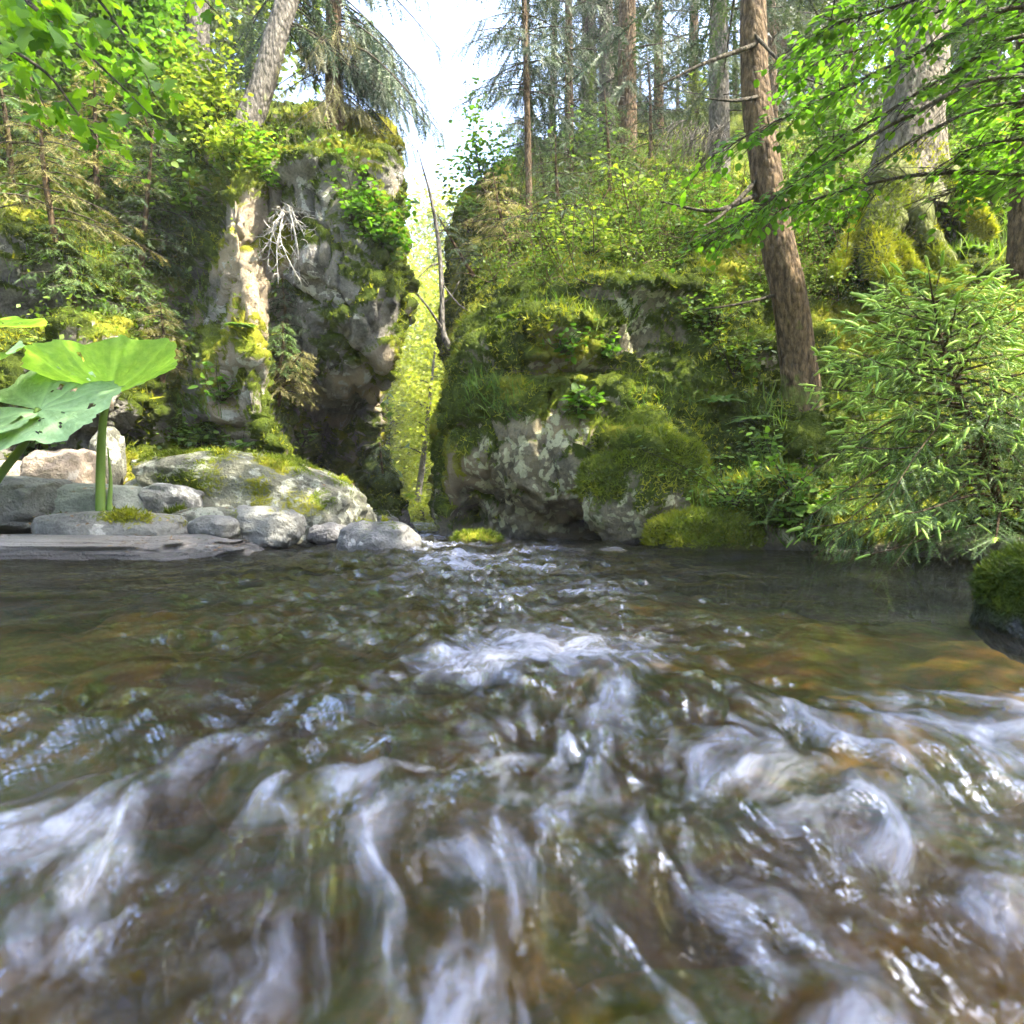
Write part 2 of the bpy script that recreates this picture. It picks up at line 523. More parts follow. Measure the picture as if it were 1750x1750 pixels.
def cliff(name, cols, nu, nv, mat, label, amp, mossbias, seed, block=0.10, tweak=None):
    K = np.array([[P(*q) for q in c] for c in cols])             # (columns, levels, 3)
    foot = K[:, :1].copy(); foot[:, 0, 2] = -0.45
    K = np.concatenate([foot, K], axis=1)
    G = crom(K, nu)                                              # across
    G = crom(np.swapaxes(G, 0, 1), nv)                           # up
    G = np.swapaxes(G, 0, 1)                                     # (nu, nv, 3)
    nr = grid_normals(G)
    if (nr[:, :, 1].mean() > 0): nr = -nr
    p = G.reshape(-1, 3); n_ = nr.reshape(-1, 3)
    if tweak is not None:
        p = tweak(p, n_); 
    s = seed * 11.7
    q = p * np.array([1, 1, 0.75])
    qw = q + 0.25 * np.stack([fbm(q * 1.3 + s), fbm(q * 1.3 + s + 31), fbm(q * 1.3 + s + 77)], 1)
    f1, f2, cid = worley(qw * 1.9 + s)
    g1, g2, gid = worley(qw * np.array([5.2, 5.2, 3.6]) + s)
    d = amp * fbm(q * 0.8 + s, 3) + block * 1.6 * (cid - 0.5) * sstep(0.0, 0.22, f2 - f1) - 0.5 * block * (1 - sstep(0, 0.12, f2 - f1))
    d += 0.45 * block * (gid - 0.5) * sstep(0, 0.2, g2 - g1) - 0.3 * block * (1 - sstep(0, 0.12, g2 - g1))
    d += 0.05 * fbm(q * 5 + s, 4)
    G1 = (p + n_ * d[:, None]).reshape(nu, nv, 3)
    nr = grid_normals(G1)
    if (nr[:, :, 1].mean() > 0): nr = -nr
    mo = 0.42 + mossbias + 0.55 * nr[:, :, 2].ravel() + 0.75 * fbm(p * 1.3 + 50 + s, 4)
    mo += 0.15 * (1 - sstep(0.0, 0.15, f2 - f1))
    mo *= sstep(0.0, 0.45 if seed == 1 else 0.12, p[:, 2] + 0.15 * fbm(p * 3))
    sun_warm = np.zeros(len(p))
    bare = [((405, 470, 6.0), (.24, .6, 1.3), .45), ((500, 520, 6.4), (.3, .6, .6), .12)] if seed == 1 else [((950, 760, 5.3), (.75, .7, .34), .30), ((1100, 610, 5.5), (.22, .5, .25), .4), ((780, 830, 5.8), (.15, .5, .3), .3)]
    for c_, r_, a_ in bare:
        wgt = np.exp(-np.sum(((p - P(*c_)) / np.asarray(r_)) ** 2, axis=1)); mo -= a_ * wgt
        sun_warm = wgt if c_[0] == 405 else sun_warm  # tan rib rock, with its warm sunlight painted into the same tone
    mo = np.clip(mo, 0, 1)
    # moss cushions swell
    pil = sstep(0.45, 0.70, mo) * (0.03 + 0.14 * np.abs(fbm(p * 3.4 + 9, 2)) + 0.05 * np.abs(fbm(p * 9 + 9, 2)))
    G2 = G1 + nr * pil.reshape(nu, nv)[:, :, None]
    nr = grid_normals(G2)
    if (nr[:, :, 1].mean() > 0): nr = -nr
    at_ = rock_attrs(G2.reshape(-1, 3), LICH[mat.name], s); at_["tan"] = np.clip(at_["tan"] + sun_warm, 0, 1)
    o = obj(name, G2.reshape(-1, 3), grid_faces(nu, nv), mat, None, {"moss": mo, **at_}, True)
    tag(o, label, "cliff", kind="structure")
    CLIFFS.append((G2.reshape(-1, 3), nr.reshape(-1, 3), mo, nu, nv))
    return o


LEFT = [
    [(-900, 900, 2.8), (-950, 800, 2.9), (-1000, 650, 3.1), (-1050, 450, 3.5), (-1100, 250, 3.9), (-1150, 0, 4.6), (-1150, -200, 6), (-1150, -400, 9), (-1150, -600, 15)],
    [(-200, 890, 4.7), (-200, 780, 4.8), (-200, 660, 4.9), (-200, 540, 5.0), (-210, 420, 5.3), (-210, 290, 5.7), (-220, 190, 6.6), (-220, 120, 9), (-220, 60, 15)],
    [(0, 885, 5.1), (0, 780, 5.2), (0, 680, 5.2), (0, 570, 5.4), (0, 440, 5.8), (0, 310, 6.2), (0, 225, 7.2), (0, 190, 9), (0, 150, 15)],
    [(170, 880, 5.5), (170, 770, 5.5), (175, 665, 5.3), (180, 545, 5.8), (190, 420, 6.3), (200, 320, 6.7), (210, 250, 7.6), (200, 200, 9.5), (200, 160, 15)],
    [(330, 880, 5.9), (320, 780, 6.2), (310, 680, 6.4), (300, 560, 6.7), (310, 430, 6.9), (320, 320, 7.1), (330, 250, 7.6), (330, 200, 9.5), (320, 160, 15)],
    [(500, 880, 5.9), (470, 780, 5.7), (430, 690, 5.7), (415, 600, 5.8), (405, 480, 6.0), (395, 360, 6.2), (385, 270, 6.5), (385, 205, 7.5), (380, 165, 14)],
    [(560, 900, 6.2), (515, 810, 6.5), (490, 710, 6.6), (478, 600, 6.5), (465, 480, 6.5), (470, 360, 6.6), (470, 280, 6.8), (470, 215, 7.5), (470, 185, 13)],
    [(600, 900, 6.6), (550, 815, 8.3), (545, 730, 8.2), (560, 655, 6.7), (555, 500, 6.2), (555, 380, 6.3), (560, 290, 6.5), (560, 225, 7.1), (560, 205, 11)],
    [(680, 900, 6.6), (620, 830, 7.7), (622, 735, 7.8), (645, 650, 6.8), (640, 520, 6.3), (632, 390, 6.4), (622, 300, 6.6), (615, 240, 7.2), (600, 220, 10)],
    [(700, 905, 6.9), (668, 835, 7.3), (628, 750, 7.5), (655, 640, 7.2), (686, 530, 7.0), (673, 400, 7.0), (672, 310, 7.0), (655, 248, 7.4), (625, 230, 9.5)],
    [(680, 900, 9), (650, 830, 9), (620, 750, 9), (640, 640, 9), (668, 530, 9), (660, 400, 9), (660, 320, 9), (630, 260, 9), (605, 240, 10)],
    [(600, 900, 13), (590, 830, 13), (580, 750, 13), (580, 640, 13), (580, 530, 13), (570, 420, 13), (560, 340, 13), (550, 300, 13), (540, 280, 13.5)],
]
RIGHT = [
    [(900, 900, 13), (900, 850, 13), (900, 800, 13), (900, 750, 13), (905, 700, 13), (910, 660, 13), (920, 620, 13), (940, 560, 13.3), (960, 480, 15.5)],
    [(765, 898, 9.5), (770, 800, 9.5), (780, 700, 9.5), (778, 600, 9.5), (785, 520, 9.5), (785, 430, 9.6), (800, 365, 9.8), (860, 310, 10.5), (910, 260, 15)],
    [(760, 900, 8.0), (775, 800, 8.0), (785, 700, 8.0), (780, 620, 8.1), (795, 540, 8.4), (800, 450, 8.8), (830, 390, 9.2), (880, 330, 10), (930, 250, 15)],
    [(740, 908, 6.6), (754, 800, 6.5), (768, 700, 6.5), (782, 630, 6.6), (802, 580, 6.8), (820, 530, 7.2), (860, 460, 8.0), (910, 370, 9.2), (950, 245, 15)],
    [(770, 925, 5.9), (775, 820, 5.7), (795, 720, 5.7), (815, 640, 5.8), (840, 580, 6.0), (870, 525, 6.5), (920, 450, 7.4), (970, 360, 8.8), (1010, 230, 15)],
    [(860, 928, 5.7), (850, 840, 5.4), (860, 740, 5.3), (875, 660, 5.4), (890, 580, 5.5), (920, 510, 6.0), (965, 450, 6.9), (1010, 360, 8.5), (1050, 215, 15)],
    [(960, 930, 5.6), (945, 840, 5.2), (945, 740, 5.2), (945, 655, 5.3), (955, 560, 5.3), (975, 500, 5.8), (1020, 440, 6.7), (1060, 350, 8.4), (1090, 200, 15)],
    [(1080, 935, 5.2), (1075, 850, 5.0), (1085, 750, 5.1), (1085, 660, 5.35), (1090, 570, 5.5), (1110, 490, 5.8), (1140, 440, 6.6), (1160, 345, 8.3), (1175, 190, 15)],
    [(1180, 938, 4.6), (1195, 870, 4.8), (1210, 775, 5.2), (1210, 680, 5.4), (1215, 590, 5.7), (1220, 500, 6.0), (1240, 440, 6.6), (1260, 345, 8.3), (1270, 180, 15)],
    [(1330, 945, 4.2), (1330, 885, 4.5), (1350, 800, 4.9), (1360, 720, 5.1), (1360, 640, 5.6), (1370, 540, 6.0), (1380, 455, 6.6), (1400, 350, 8.3), (1400, 170, 15)],
    [(1550, 955, 3.7), (1550, 890, 4.2), (1550, 800, 4.8), (1560, 700, 5.3), (1560, 600, 5.8), (1560, 520, 6.3), (1560, 440, 6.8), (1570, 330, 8.3), (1570, 150, 15)],
    [(1850, 975, 3.0), (1850, 900, 3.4), (1850, 800, 4.1), (1850, 700, 4.8), (1850, 600, 5.3), (1850, 500, 5.8), (1860, 400, 6.6), (1870, 280, 8.3), (1870, 100, 15)],
    [(2900, 1060, 1.9), (2900, 960, 2.2), (2950, 850, 2.6), (3000, 700, 3.2), (3000, 560, 3.8), (3000, 430, 4.6), (3000, 300, 6), (3000, 150, 8.5), (3000, -50, 15)],
]


def bump_at(p, px, py, d, r, amt):
    c = P(px, py, d)
    w = np.exp(-np.sum(((p - c) / np.asarray(r)) ** 2, axis=1))
    return p + w[:, None] * np.asarray(amt)


def tweakL(p, n):
    p = bump_at(p, 200, 680, 5.4, (0.35, 0.4, 0.14), (0, -0.25, 0))      # ledge over the stones
    p = bump_at(p, 560, 300, 6.5, (0.4, 0.5, 0.12), (0, -0.22, 0))        # mossy brow
    p = bump_at(p, 230, 750, 5.7, (0.4, 0.4, 0.12), (0, 0.30, 0))
    p = bump_at(p, 485, 760, 5.8, (0.16, 0.4, 0.16), (0.05, -0.25, 0))
    p = bump_at(p, 90, 420, 5.8, (0.6, 0.5, 0.15), (0, -0.3, 0))
    p = bump_at(p, 90, 520, 5.6, (0.6, 0.5, 0.12), (0, 0.35, 0))
    return p


def tweakR(p, n):
    p = bump_at(p, 800, 880, 5.7, (0.17, 0.6, 0.22), (0, 0.7, 0))         # hollow at the water
    p = bump_at(p, 1040, 905, 5.2, (0.28, 0.6, 0.10), (0, 0.75, 0))       # second hollow
    p = bump_at(p, 1110, 790, 5.1, (0.32, 0.5, 0.2), (0, -0.30, 0.03))    # rounded mossy shoulder
    p = bump_at(p, 1010, 870, 5.1, (0.25, 0.5, 0.10), (0, -0.14, 0))
    p = bump_at(p, 930, 560, 5.5, (0.35, 0.5, 0.14), (0, -0.22, 0))       # moss brow
    p = bump_at(p, 960, 645, 5.4, (0.4, 0.5, 0.06), (0, 0.20, 0))
    p = bump_at(p, 820, 610, 5.9, (0.28, 0.5, 0.16), (0, -0.18, 0))
    p = bump_at(p, 1280, 590, 5.6, (0.25, 0.5, 0.18), (0, -0.25, 0))
    p = bump_at(p, 1100, 600, 5.5, (0.25, 0.5, 0.2), (0, 0.22, 0))
    p = bump_at(p, 1120, 500, 5.8, (0.5, 0.5, 0.07), (0, -0.2, 0.02))
    p = bump_at(p, 1250, 860, 4.8, (0.4, 0.5, 0.12), (0, -0.25, 0.05))
    p = bump_at(p, 1330, 890, 4.5, (0.3, 0.5, 0.10), (0, -0.2, 0.04))
    return p


cliff("cliff", LEFT, 440, 330, M_cliffL, "tall grey cliff left of the gorge with a sunlit rib and a dark hollow", 0.20, 0.0, 1, 0.15, tweakL)
cliff("cliff", RIGHT, 480, 300, M_cliffR, "low moss covered rock bank right of the gorge below the tall trunks", 0.12, 0.12, 2, 0.08, tweakR)

# index for finding the front-most cliff point at a photograph pixel
_S = np.concatenate([c[0] for c in CLIFFS]); _SN = np.concatenate([c[1] for c in CLIFFS])
_sd = np.maximum(_S[:, 1], 0.1)
_spx = 875 + _S[:, 0] / _sd * FPX; _spy = 875 - (_S[:, 2] - CAM_Z) / _sd * FPX


def surf(px, py, r=9, dmin=0):
    m = (np.abs(_spx - px) < r) & (np.abs(_spy - py) < r) & (_sd > dmin)
    if not m.any():
        return surf(px, py, r * 2, dmin) if r < 150 else (P(px, py, 8), np.array([0, -1, 0.3]))
    k = np.flatnonzero(m)
    near = k[_sd[k] < _sd[k].min() + 0.35]
    j = near[np.argmin((_spx[near] - px) ** 2 + (_spy[near] - py) ** 2)]
    return _S[j].copy(), _SN[j].copy()


# ------------------------------------------------------------------ ground out to the horizon
def chan(y):
    return np.interp(y, [-50, 0, 3, 5, 7, 10, 16, 40, 300], [0.5, 0.1, 0.0, -0.35, -0.85, -1.05, -1.9, -5.5, -40])


def ground_z(x, y):
    half = np.interp(y, [-50, 0, 4.5, 7, 13, 16, 30, 300], [2.4, 2.2, 2.6, 3.2, 3.2, 1.6, 4.0, 30])
    dx = np.abs(x - chan(y)) - half
    slope = np.interp(y, [-60, 0, 8, 16, 40, 300], [0.5, 0.6, 0.62, 0.6, 0.45, 0.3])
    z = -0.7 + np.where(dx > 0, dx * slope, 0.12 * dx) + 0.5 * sstep(14, 30, y) + np.maximum(0, y - 34) * 0.36
    z = np.minimum(z, 17.0)
    return z


gx = np.concatenate([-np.geomspace(400, 14, 26), np.linspace(-13, 13, 120), np.geomspace(14, 400, 26)])
gy = np.concatenate([-np.geomspace(200, 6, 16), np.linspace(-5, 40, 150), np.geomspace(41, 900, 26)])
GX, GY = np.meshgrid(gx, gy, indexing='ij')
q2 = np.stack([GX.ravel(), GY.ravel(), np.zeros(GX.size)], 1)
GZ = ground_z(GX, GY) + 0.25 * fbm(q2 * 0.35, 4).reshape(GX.shape)
gm = np.clip(0.55 + 0.6 * fbm(q2 * 0.5 + 5, 4), 0, 1)
o = obj("ground", np.stack([GX.ravel(), GY.ravel(), GZ.ravel()], 1), grid_faces(len(gx), len(gy)), M_ground, None, {"moss": gm, "tone": gm, "tan": 1 - gm}, True)
tag(o, "forest floor rising on both sides of the stream", "ground", kind="structure")

# ------------------------------------------------------------------ stream bed and water
def bed_mat():
    m, nt, out = new_mat("stream_bed_pebbles"); n = N(nt)
    f = n.noise(9, 4, 0.7)
    t = n.math('ADD', n.attr("tone"), n.math('MULTIPLY', n.math('SUBTRACT', f, 0.5), 0.9))
    c = n.ramp(t, [(0.1, (0.04, 0.03, 0.012)), (0.35, (0.15, 0.085, 0.03)), (0.55, (0.08, 0.11, 0.022)), (0.75, (0.24, 0.15, 0.045)), (1.0, (0.11, 0.13, 0.026))])
    n.lk(n.principled(c, 0.7, None, 0.2), out.inputs[0])
    return m


bx = np.linspace(-4.5, 4.5, 150); by = np.geomspace(0.12, 14, 150) - 0.9
BX, BY = np.meshgrid(bx, by, indexing='ij')
q2 = np.stack([BX.ravel() + 3, BY.ravel(), np.zeros(BX.size)], 1)
f1, f2, cid = worley(q2 * 2.6)
BZ = -0.34 + 0.14 * fbm(q2 * 0.9, 3) + 0.13 * (cid - 0.3) * sstep(0, 0.35, f2 - f1)
BZ = BZ.reshape(BX.shape)
BZ = np.minimum(BZ, -0.12) - 0.14 * sstep(0.9, 0.4, BY)
o = obj("stream_bed", np.stack([BX.ravel(), BY.ravel(), BZ.ravel()], 1), grid_faces(150, 150), bed_mat(), None, {"tone": np.clip(0.47 + 0.10 * sstep(0.5, 1.2, np.abs(q2[:, 0] - 3)) + (0.9 - 0.5 * sstep(0.5, 1.2, np.abs(q2[:, 0] - 3))) * fbm(q2 * 1.1 + 4, 3) + 0.35 * (cid - 0.5) * sstep(0, 0.2, f2 - f1), 0, 1)}, True)  # greener tone at the sides paints the bank's reflection in the pools
tag(o, "brown pebbly stream bed under the water", "stream bed", kind="structure")


def water_mat():
    m, nt, out = new_mat("stream_water"); n = N(nt)
    co = n.obj_co()
    flow = n.attr("flow", True)
    rip = n.attr("rip")
    b1 = n.noise(16, 3, 0.5, n.mapping(co, (1, 0.8, 1)), 0.6)
    b2 = n.noise(55, 2, 0.5, n.mapping(flow, (1, 0.35, 1)), 0.8)
    h = n.math('ADD', b1, n.math('MULTIPLY', b2, 0.35))
    h = n.math('MULTIPLY', h, rip)
    bmp = n.bump(h, 1.0, 0.06)
    fr = n.node("ShaderNodeFresnel"); fr.inputs["IOR"].default_value = 1.36; n.lk(bmp, fr.inputs["Normal"])
    tr = n.node("ShaderNodeBsdfTransparent"); tr.inputs[0].default_value = (0.60, 0.57, 0.36, 1)
    gl = n.node("ShaderNodeBsdfGlossy"); gl.inputs["Roughness"].default_value = 0.03
    gl.inputs["Color"].default_value = (0.95, 0.97, 1, 1); n.lk(bmp, gl.inputs["Normal"])
    w = n.mixsh(n.math('MULTIPLY', fr.outputs[0], 1.0), tr.outputs[0], gl.outputs[0])
    # churned, bubbly water, with sky glints painted in as bluish flecks
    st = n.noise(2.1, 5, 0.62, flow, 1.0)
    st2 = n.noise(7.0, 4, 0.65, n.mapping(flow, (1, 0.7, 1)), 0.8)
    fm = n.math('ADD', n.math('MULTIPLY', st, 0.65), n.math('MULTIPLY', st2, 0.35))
    fo = n.math('ADD', fm, n.math('SUBTRACT', n.attr("foam_glint"), 0.5))
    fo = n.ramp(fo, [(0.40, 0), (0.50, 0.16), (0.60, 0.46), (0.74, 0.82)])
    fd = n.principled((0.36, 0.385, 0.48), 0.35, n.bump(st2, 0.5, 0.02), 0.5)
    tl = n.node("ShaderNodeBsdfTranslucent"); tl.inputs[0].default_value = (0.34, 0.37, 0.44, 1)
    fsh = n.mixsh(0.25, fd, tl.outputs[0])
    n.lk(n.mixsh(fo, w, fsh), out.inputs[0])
    return m


ny, nx = 400, 360
wy = np.concatenate([np.geomspace(0.30, 7.6, ny - 30), np.linspace(7.75, 15, 30)])
u = np.linspace(-1, 1, nx)
halfw = 0.85 * wy + 0.35
halfw = np.minimum(halfw, 5.2)
WX = u[None, :] * halfw[:, None]
WX = np.where(wy[:, None] > 7.0, chan(wy)[:, None] + u[None, :] * 2.0, WX)
WY = np.repeat(wy[:, None], nx, 1)
wp = np.stack([WX.ravel(), WY.ravel(), np.zeros(WX.size)], 1)
x, y = wp[:, 0], wp[:, 1]
cx = np.interp(y, [0, 1.0, 2.0, 4.0, 6.5], [0.05, -0.02, -0.08, -0.25, -0.7])
core = np.exp(-((x - cx) / (0.30 + 0.20 * y)) ** 2)
# calm pool on the far right, gentle ripples on the far left
amp = 0.0030 + 0.034 * core * np.interp(y, [0.5, 1.2, 3, 7], [0.38, 0.85, 1.2, 1.3]) + 0.006 * sstep(0.2, -0.8, x)
near = sstep(1.0, 0.7, y)
amp = amp * (1 - 0.55 * near) + 0.005 * near
wv = fbm(np.stack([x * 6.0, y * 5.5, 0 * x], 1), 4, 0.55)
wv2 = fbm(np.stack([x * 13, y * 10 + 7, 0 * x + 3], 1), 3, 0.5)
wv3 = fbm(np.stack([x * 21, y * 15 + 3, 0 * x + 6], 1), 2, 0.5)
z = amp * (wv * 1.4 + 0.8 * (0.5 - 1.6 * np.abs(wv2)) + 0.42 * wv3)
# step where the current breaks over stones, and the drop towards the viewer
edge = 0.80 + 0.10 * fbm(np.stack([x * 2.2, 0 * x, 0 * x], 1), 2) - 0.10 * np.abs(x)
drop = sstep(edge + 0.02, edge - 0.50, y)
z -= 0.11 * drop
def hump(px, py, r, h):
    yy = CAM_Z * FPX / (py - 875.0); xx = (px - 875.0) / FPX * yy
    return h * np.exp(-(((x - xx) / r[0]) ** 2 + ((y - yy) / r[1]) ** 2))
z += hump(880, 1130, (0.20, 0.13), 0.032) + hump(1040, 940, (0.16, 0.2), 0.035) + hump(1000, 1190, (0.16, 0.07), 0.03)
z += hump(470, 1340, (0.10, 0.05), 0.03) + hump(700, 1330, (0.10, 0.06), 0.025) + hump(1150, 1370, (0.12, 0.07), 0.028)
z -= hump(560, 1215, (0.17, 0.035), 0.035) + hump(320, 1340, (0.03, 0.08), 0.03)
# silky humps running down the drop: the flow fans out and swirls round stones
wx = x + 0.10 * fbm(wp * 3.1 + 3, 2) + 0.05 * fbm(wp * 8 + 1, 2)
wyy = y + 0.10 * fbm(wp * 3.1 + 33, 2) + 0.05 * fbm(wp * 8 + 41, 2)
th = np.arctan2(wx - 0.02, 1.35 - wyy + 0.35); rr = np.hypot(wx, 1.70 - wyy)
nearw = sstep(1.05, 0.68, y)
rid = fbm(np.stack([th * 8.5, rr * 4.6, 0 * x + 8], 1), 3, 0.5)
rid3 = fbm(np.stack([th * 16, rr * 6.5, 0 * x + 5], 1), 3)
rid4 = fbm(np.stack([th * 34, rr * 12, 0 * x + 15], 1), 2)
z += (0.042 * rid + 0.026 * rid3 + 0.009 * rid4) * nearw
flow = np.stack([th * 10.0, rr * 5.0, 0 * x], 1)
far = sstep(0.9, 1.15, y)
flow = flow * (1 - far)[:, None] + far[:, None] * np.stack([x * 9 + 1.5 * fbm(wp * 2, 2), y * 8, 0 * x], 1)
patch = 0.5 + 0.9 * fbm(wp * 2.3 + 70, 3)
foam_glint = 0.02 + nearw * (0.31 + 0.16 * patch + 0.12 * np.clip(rid * 1.6, -0.5, 0.5) + 0.20 * np.clip(rid3 * 1.5, -0.5, 0.5) + 0.12 * np.clip(rid4 * 1.5, -0.5, 0.5))
foam_glint += 0.30 * np.exp(-((x - 0.03) / 0.20) ** 2 - ((y - 0.98) / 0.15) ** 2) + 0.42 * core * sstep(0.8, 1.05, y) * np.interp(y, [1.2, 2.0, 3, 6.5], [0.85, 1.0, 1.1, 1.1]) * np.clip(0.95 + 1.1 * fbm(np.stack([x * 2.2, y * 3.4, 0 * x + 4], 1), 3), 0.3, 1.45)  # mid-stream flecks double as painted sky glints
foam_glint += 0.22 * np.exp(-((x - 0.45) / 0.30) ** 2 - ((y - 0.80) / 0.11) ** 2) - 0.06 * np.exp(-((x + 0.40) / 0.2) ** 2 - ((y - 0.66) / 0.12) ** 2)
foam_glint -= 0.20 * np.exp(-((x + 0.45) / 0.22) ** 2 - ((y - 1.15) / 0.3) ** 2) + 0.25 * sstep(0.2, 0.5, x - 0.12 * (y - 1)) * sstep(0.92, 1.05, y)
foam_glint -= 0.25 * np.exp(-((x + 0.2) / 0.18) ** 2 - ((y - 0.80) / 0.05) ** 2)
rip = 0.25 + 0.9 * core + 0.3 * sstep(-0.1, -0.6, x) * 1.0
rip *= np.interp(y, [0.4, 0.7, 1.1, 2.5, 6], [0.30, 0.5, 1.0, 1.3, 1.6])
wp[:, 2] = z
o = obj("stream_water", wp, grid_faces(ny, nx)[:, ::-1], water_mat(), None, {"foam_glint": foam_glint, "rip": rip, "flow": flow}, True)
tag(o, "clear brown stream rushing towards the viewer with bluish white churned water and painted sky glints", "water", kind="structure")

# ------------------------------------------------------------------ boulders
def icos(sub):
    bm = bmesh.new(); bmesh.ops.create_icosphere(bm, subdivisions=sub, radius=1)
    V = np.array([v.co[:] for v in bm.verts]); F = np.array([[v.index for v in f.verts] for f in bm.faces]); bm.free()
    return V, F


ICO = {k: icos(k) for k in (3, 4, 5, 6)}


def boulder(name, box, d, depth, mat, label, moss=0.0, seed=1, sub=5, squash=0.75, rough=0.16, tilt=0.0, group=None, block=0.2, cat="boulder"):
    x0, y0, x1, y1 = box
    c = P((x0 + x1) / 2, (y0 + y1) / 2, d)
    rx = (x1 - x0) / 2 / FPX * d; rz = (y1 - y0) / 2 / FPX * d
    V, F = ICO[sub]
    s = seed * 3.7
    D = V.copy()
    Q = np.sign(D) * np.abs(D) ** squash
    f1, f2, cid = worley(V * 1.5 + s)
    g1, g2, gid = worley(V * 3.6 + s)
    r = 1 + rough * fbm(V * 1.3 + s, 3) + block * (cid - 0.5) * sstep(0, 0.3, f2 - f1) + 0.25 * block * (gid - 0.5) * sstep(0, .25, g2 - g1) + 0.045 * fbm(V * 5 + s, 4)
    Q = Q * r[:, None]
    lo, hi = Q.min(0), Q.max(0)
    Q = (Q - (lo + hi) / 2) / ((hi - lo) / 2)
    Q = Q * np.array([rx, depth / 2, rz])
    if tilt:
        ct, st = math.cos(tilt), math.sin(tilt)
        Q = np.stack([Q[:, 0] * ct - Q[:, 2] * st, Q[:, 1], Q[:, 0] * st + Q[:, 2] * ct], 1)
    nn = nrm(Q / np.array([rx, depth / 2, rz]) ** 2)
    mo = np.clip(moss + 0.35 * nn[:, 2] + 0.5 * fbm(Q * 4 + s + c, 4), 0, 1) if moss > -0.5 else np.zeros(len(Q))
    o = obj(name, Q + c, F, mat, None, {"moss": mo, **rock_attrs(Q + c, LICH.get(mat.name, 0), s)}, True)
    tag(o, label, cat, group)
    return o, Q + c, nn, mo


G_ST = "stones along the left bank"
B = {}
B['pt'] = boulder("boulder", (48, 765, 165, 880), 4.75, 0.5, M_b_tan, "pointed tan boulder behind the butterbur stalk", -0.25, 2, 5, 0.8, 0.2, group=G_ST)
B['gl'] = boulder("boulder", (-60, 812, 128, 915), 4.3, 0.6, M_b_grey, "grey rounded boulder at the left edge below the sky tinted leaf", -0.15, 3, 5, 0.7, group=G_ST)
B['pale'] = boulder("boulder", (58, 826, 262, 915), 4.4, 0.55, M_b_pale, "smooth pale green grey boulder directly behind the thick butterbur stalk", -0.5, 4, 5, 0.72, 0.12, group=G_ST, block=0.1)
B['rd'] = boulder("boulder", (228, 826, 338, 905), 4.5, 0.45, M_b_grey, "rounded grey boulder right of the thick butterbur stalk", -0.3, 5, 5, 0.8, 0.12, group=G_ST)
B['sl'] = boulder("boulder", (205, 772, 640, 985), 5.1, 1.1, M_b_lich, "large lichen speckled slab sloping down to the right below the cliff", 0.18, 6, 6, 0.75, 0.18, -0.10, group=G_ST)
B['mid'] = boulder("slab", (70, 873, 320, 940), 4.05, 0.5, M_b_grey, "low grey slab with green moss at the foot of the butterbur", -0.02, 7, 5, 0.7, 0.1, group=G_ST, block=0.08, cat="slab")
B['low'] = boulder("slab", (-170, 911, 470, 1000), 3.85, 1.2, M_b_wet, "long flat wet slab at the water's edge on the left", -0.6, 8, 6, 0.5, 0.25, group=G_ST, block=0.16, cat="slab")
B['k1'] = boulder("boulder", (285, 866, 430, 930), 4.25, 0.35, M_b_lich, "lumpy brownish stone beside the flat wet slab", 0.08, 9, 5, 0.75, group=G_ST)
B['k2'] = boulder("boulder", (385, 862, 520, 940), 4.3, 0.35, M_b_grey, "humped grey stone between the lumpy stone and the gravelly slab", -0.12, 10, 5, 0.75, group=G_ST)
B['k3'] = boulder("boulder", (325, 880, 405, 925), 4.05, 0.25, M_b_grey, "small blue grey stone in front of the lumpy brownish stone", -0.5, 11, 4, 0.8, group=G_ST)
B['k4'] = boulder("boulder", (528, 892, 596, 935), 4.7, 0.3, M_b_wet, "small dark wet stone with water spilling past it", -0.6, 12, 4, 0.8, group=G_ST)
B['g'] = boulder("boulder", (570, 888, 722, 990), 4.2, 0.55, M_b_grey, "grey boulder standing in the water before the gorge mouth", 0.0, 13, 5, 0.8, 0.15, group=G_ST)
B['pb'] = boulder("boulder", (-40, 786, 62, 850), 4.9, 0.4, M_b_tan, "pale boulder peeping out at the left edge behind the grey one", -0.4, 14, 4, 0.8, group=G_ST)
B['up'] = boulder("boulder", (158, 728, 208, 855), 5.0, 0.25, M_b_lich, "upright narrow lichen covered stone behind the stalk", -0.3, 15, 4, 0.8, group=G_ST)
B['mm'] = boulder("boulder", (770, 908, 856, 950), 5.1, 0.4, M_cliffR, "small moss capped stone below the hollow in the right bank", 0.7, 16, 4, 0.85)
B['wr'] = boulder("boulder", (1003, 934, 1085, 985), 4.0, 0.35, M_b_wet, "wet stone just breaking the surface below the right bank", -0.6, 17, 4, 0.8)
B['mr'] = boulder("boulder", (1700, 932, 1940, 1150), 1.32, 0.32, M_dark, "dark mossy boulder cut off by the right edge of the picture", 0.55, 18, 6, 0.75, 0.12, block=0.12)
B['sh'] = boulder("boulder", (985, 745, 1215, 930), 4.95, 0.7, M_cliffR, "rounded shoulder boulder with a golden moss crest against the right bank", 0.50, 19, 6, 0.85, 0.14, 0.35)
B['rb'] = boulder("boulder", (1105, 872, 1310, 1000), 4.5, 0.7, M_cliffR, "low bank boulder buried in bright green moss at the waterline", 0.75, 20, 5, 0.9, 0.3)
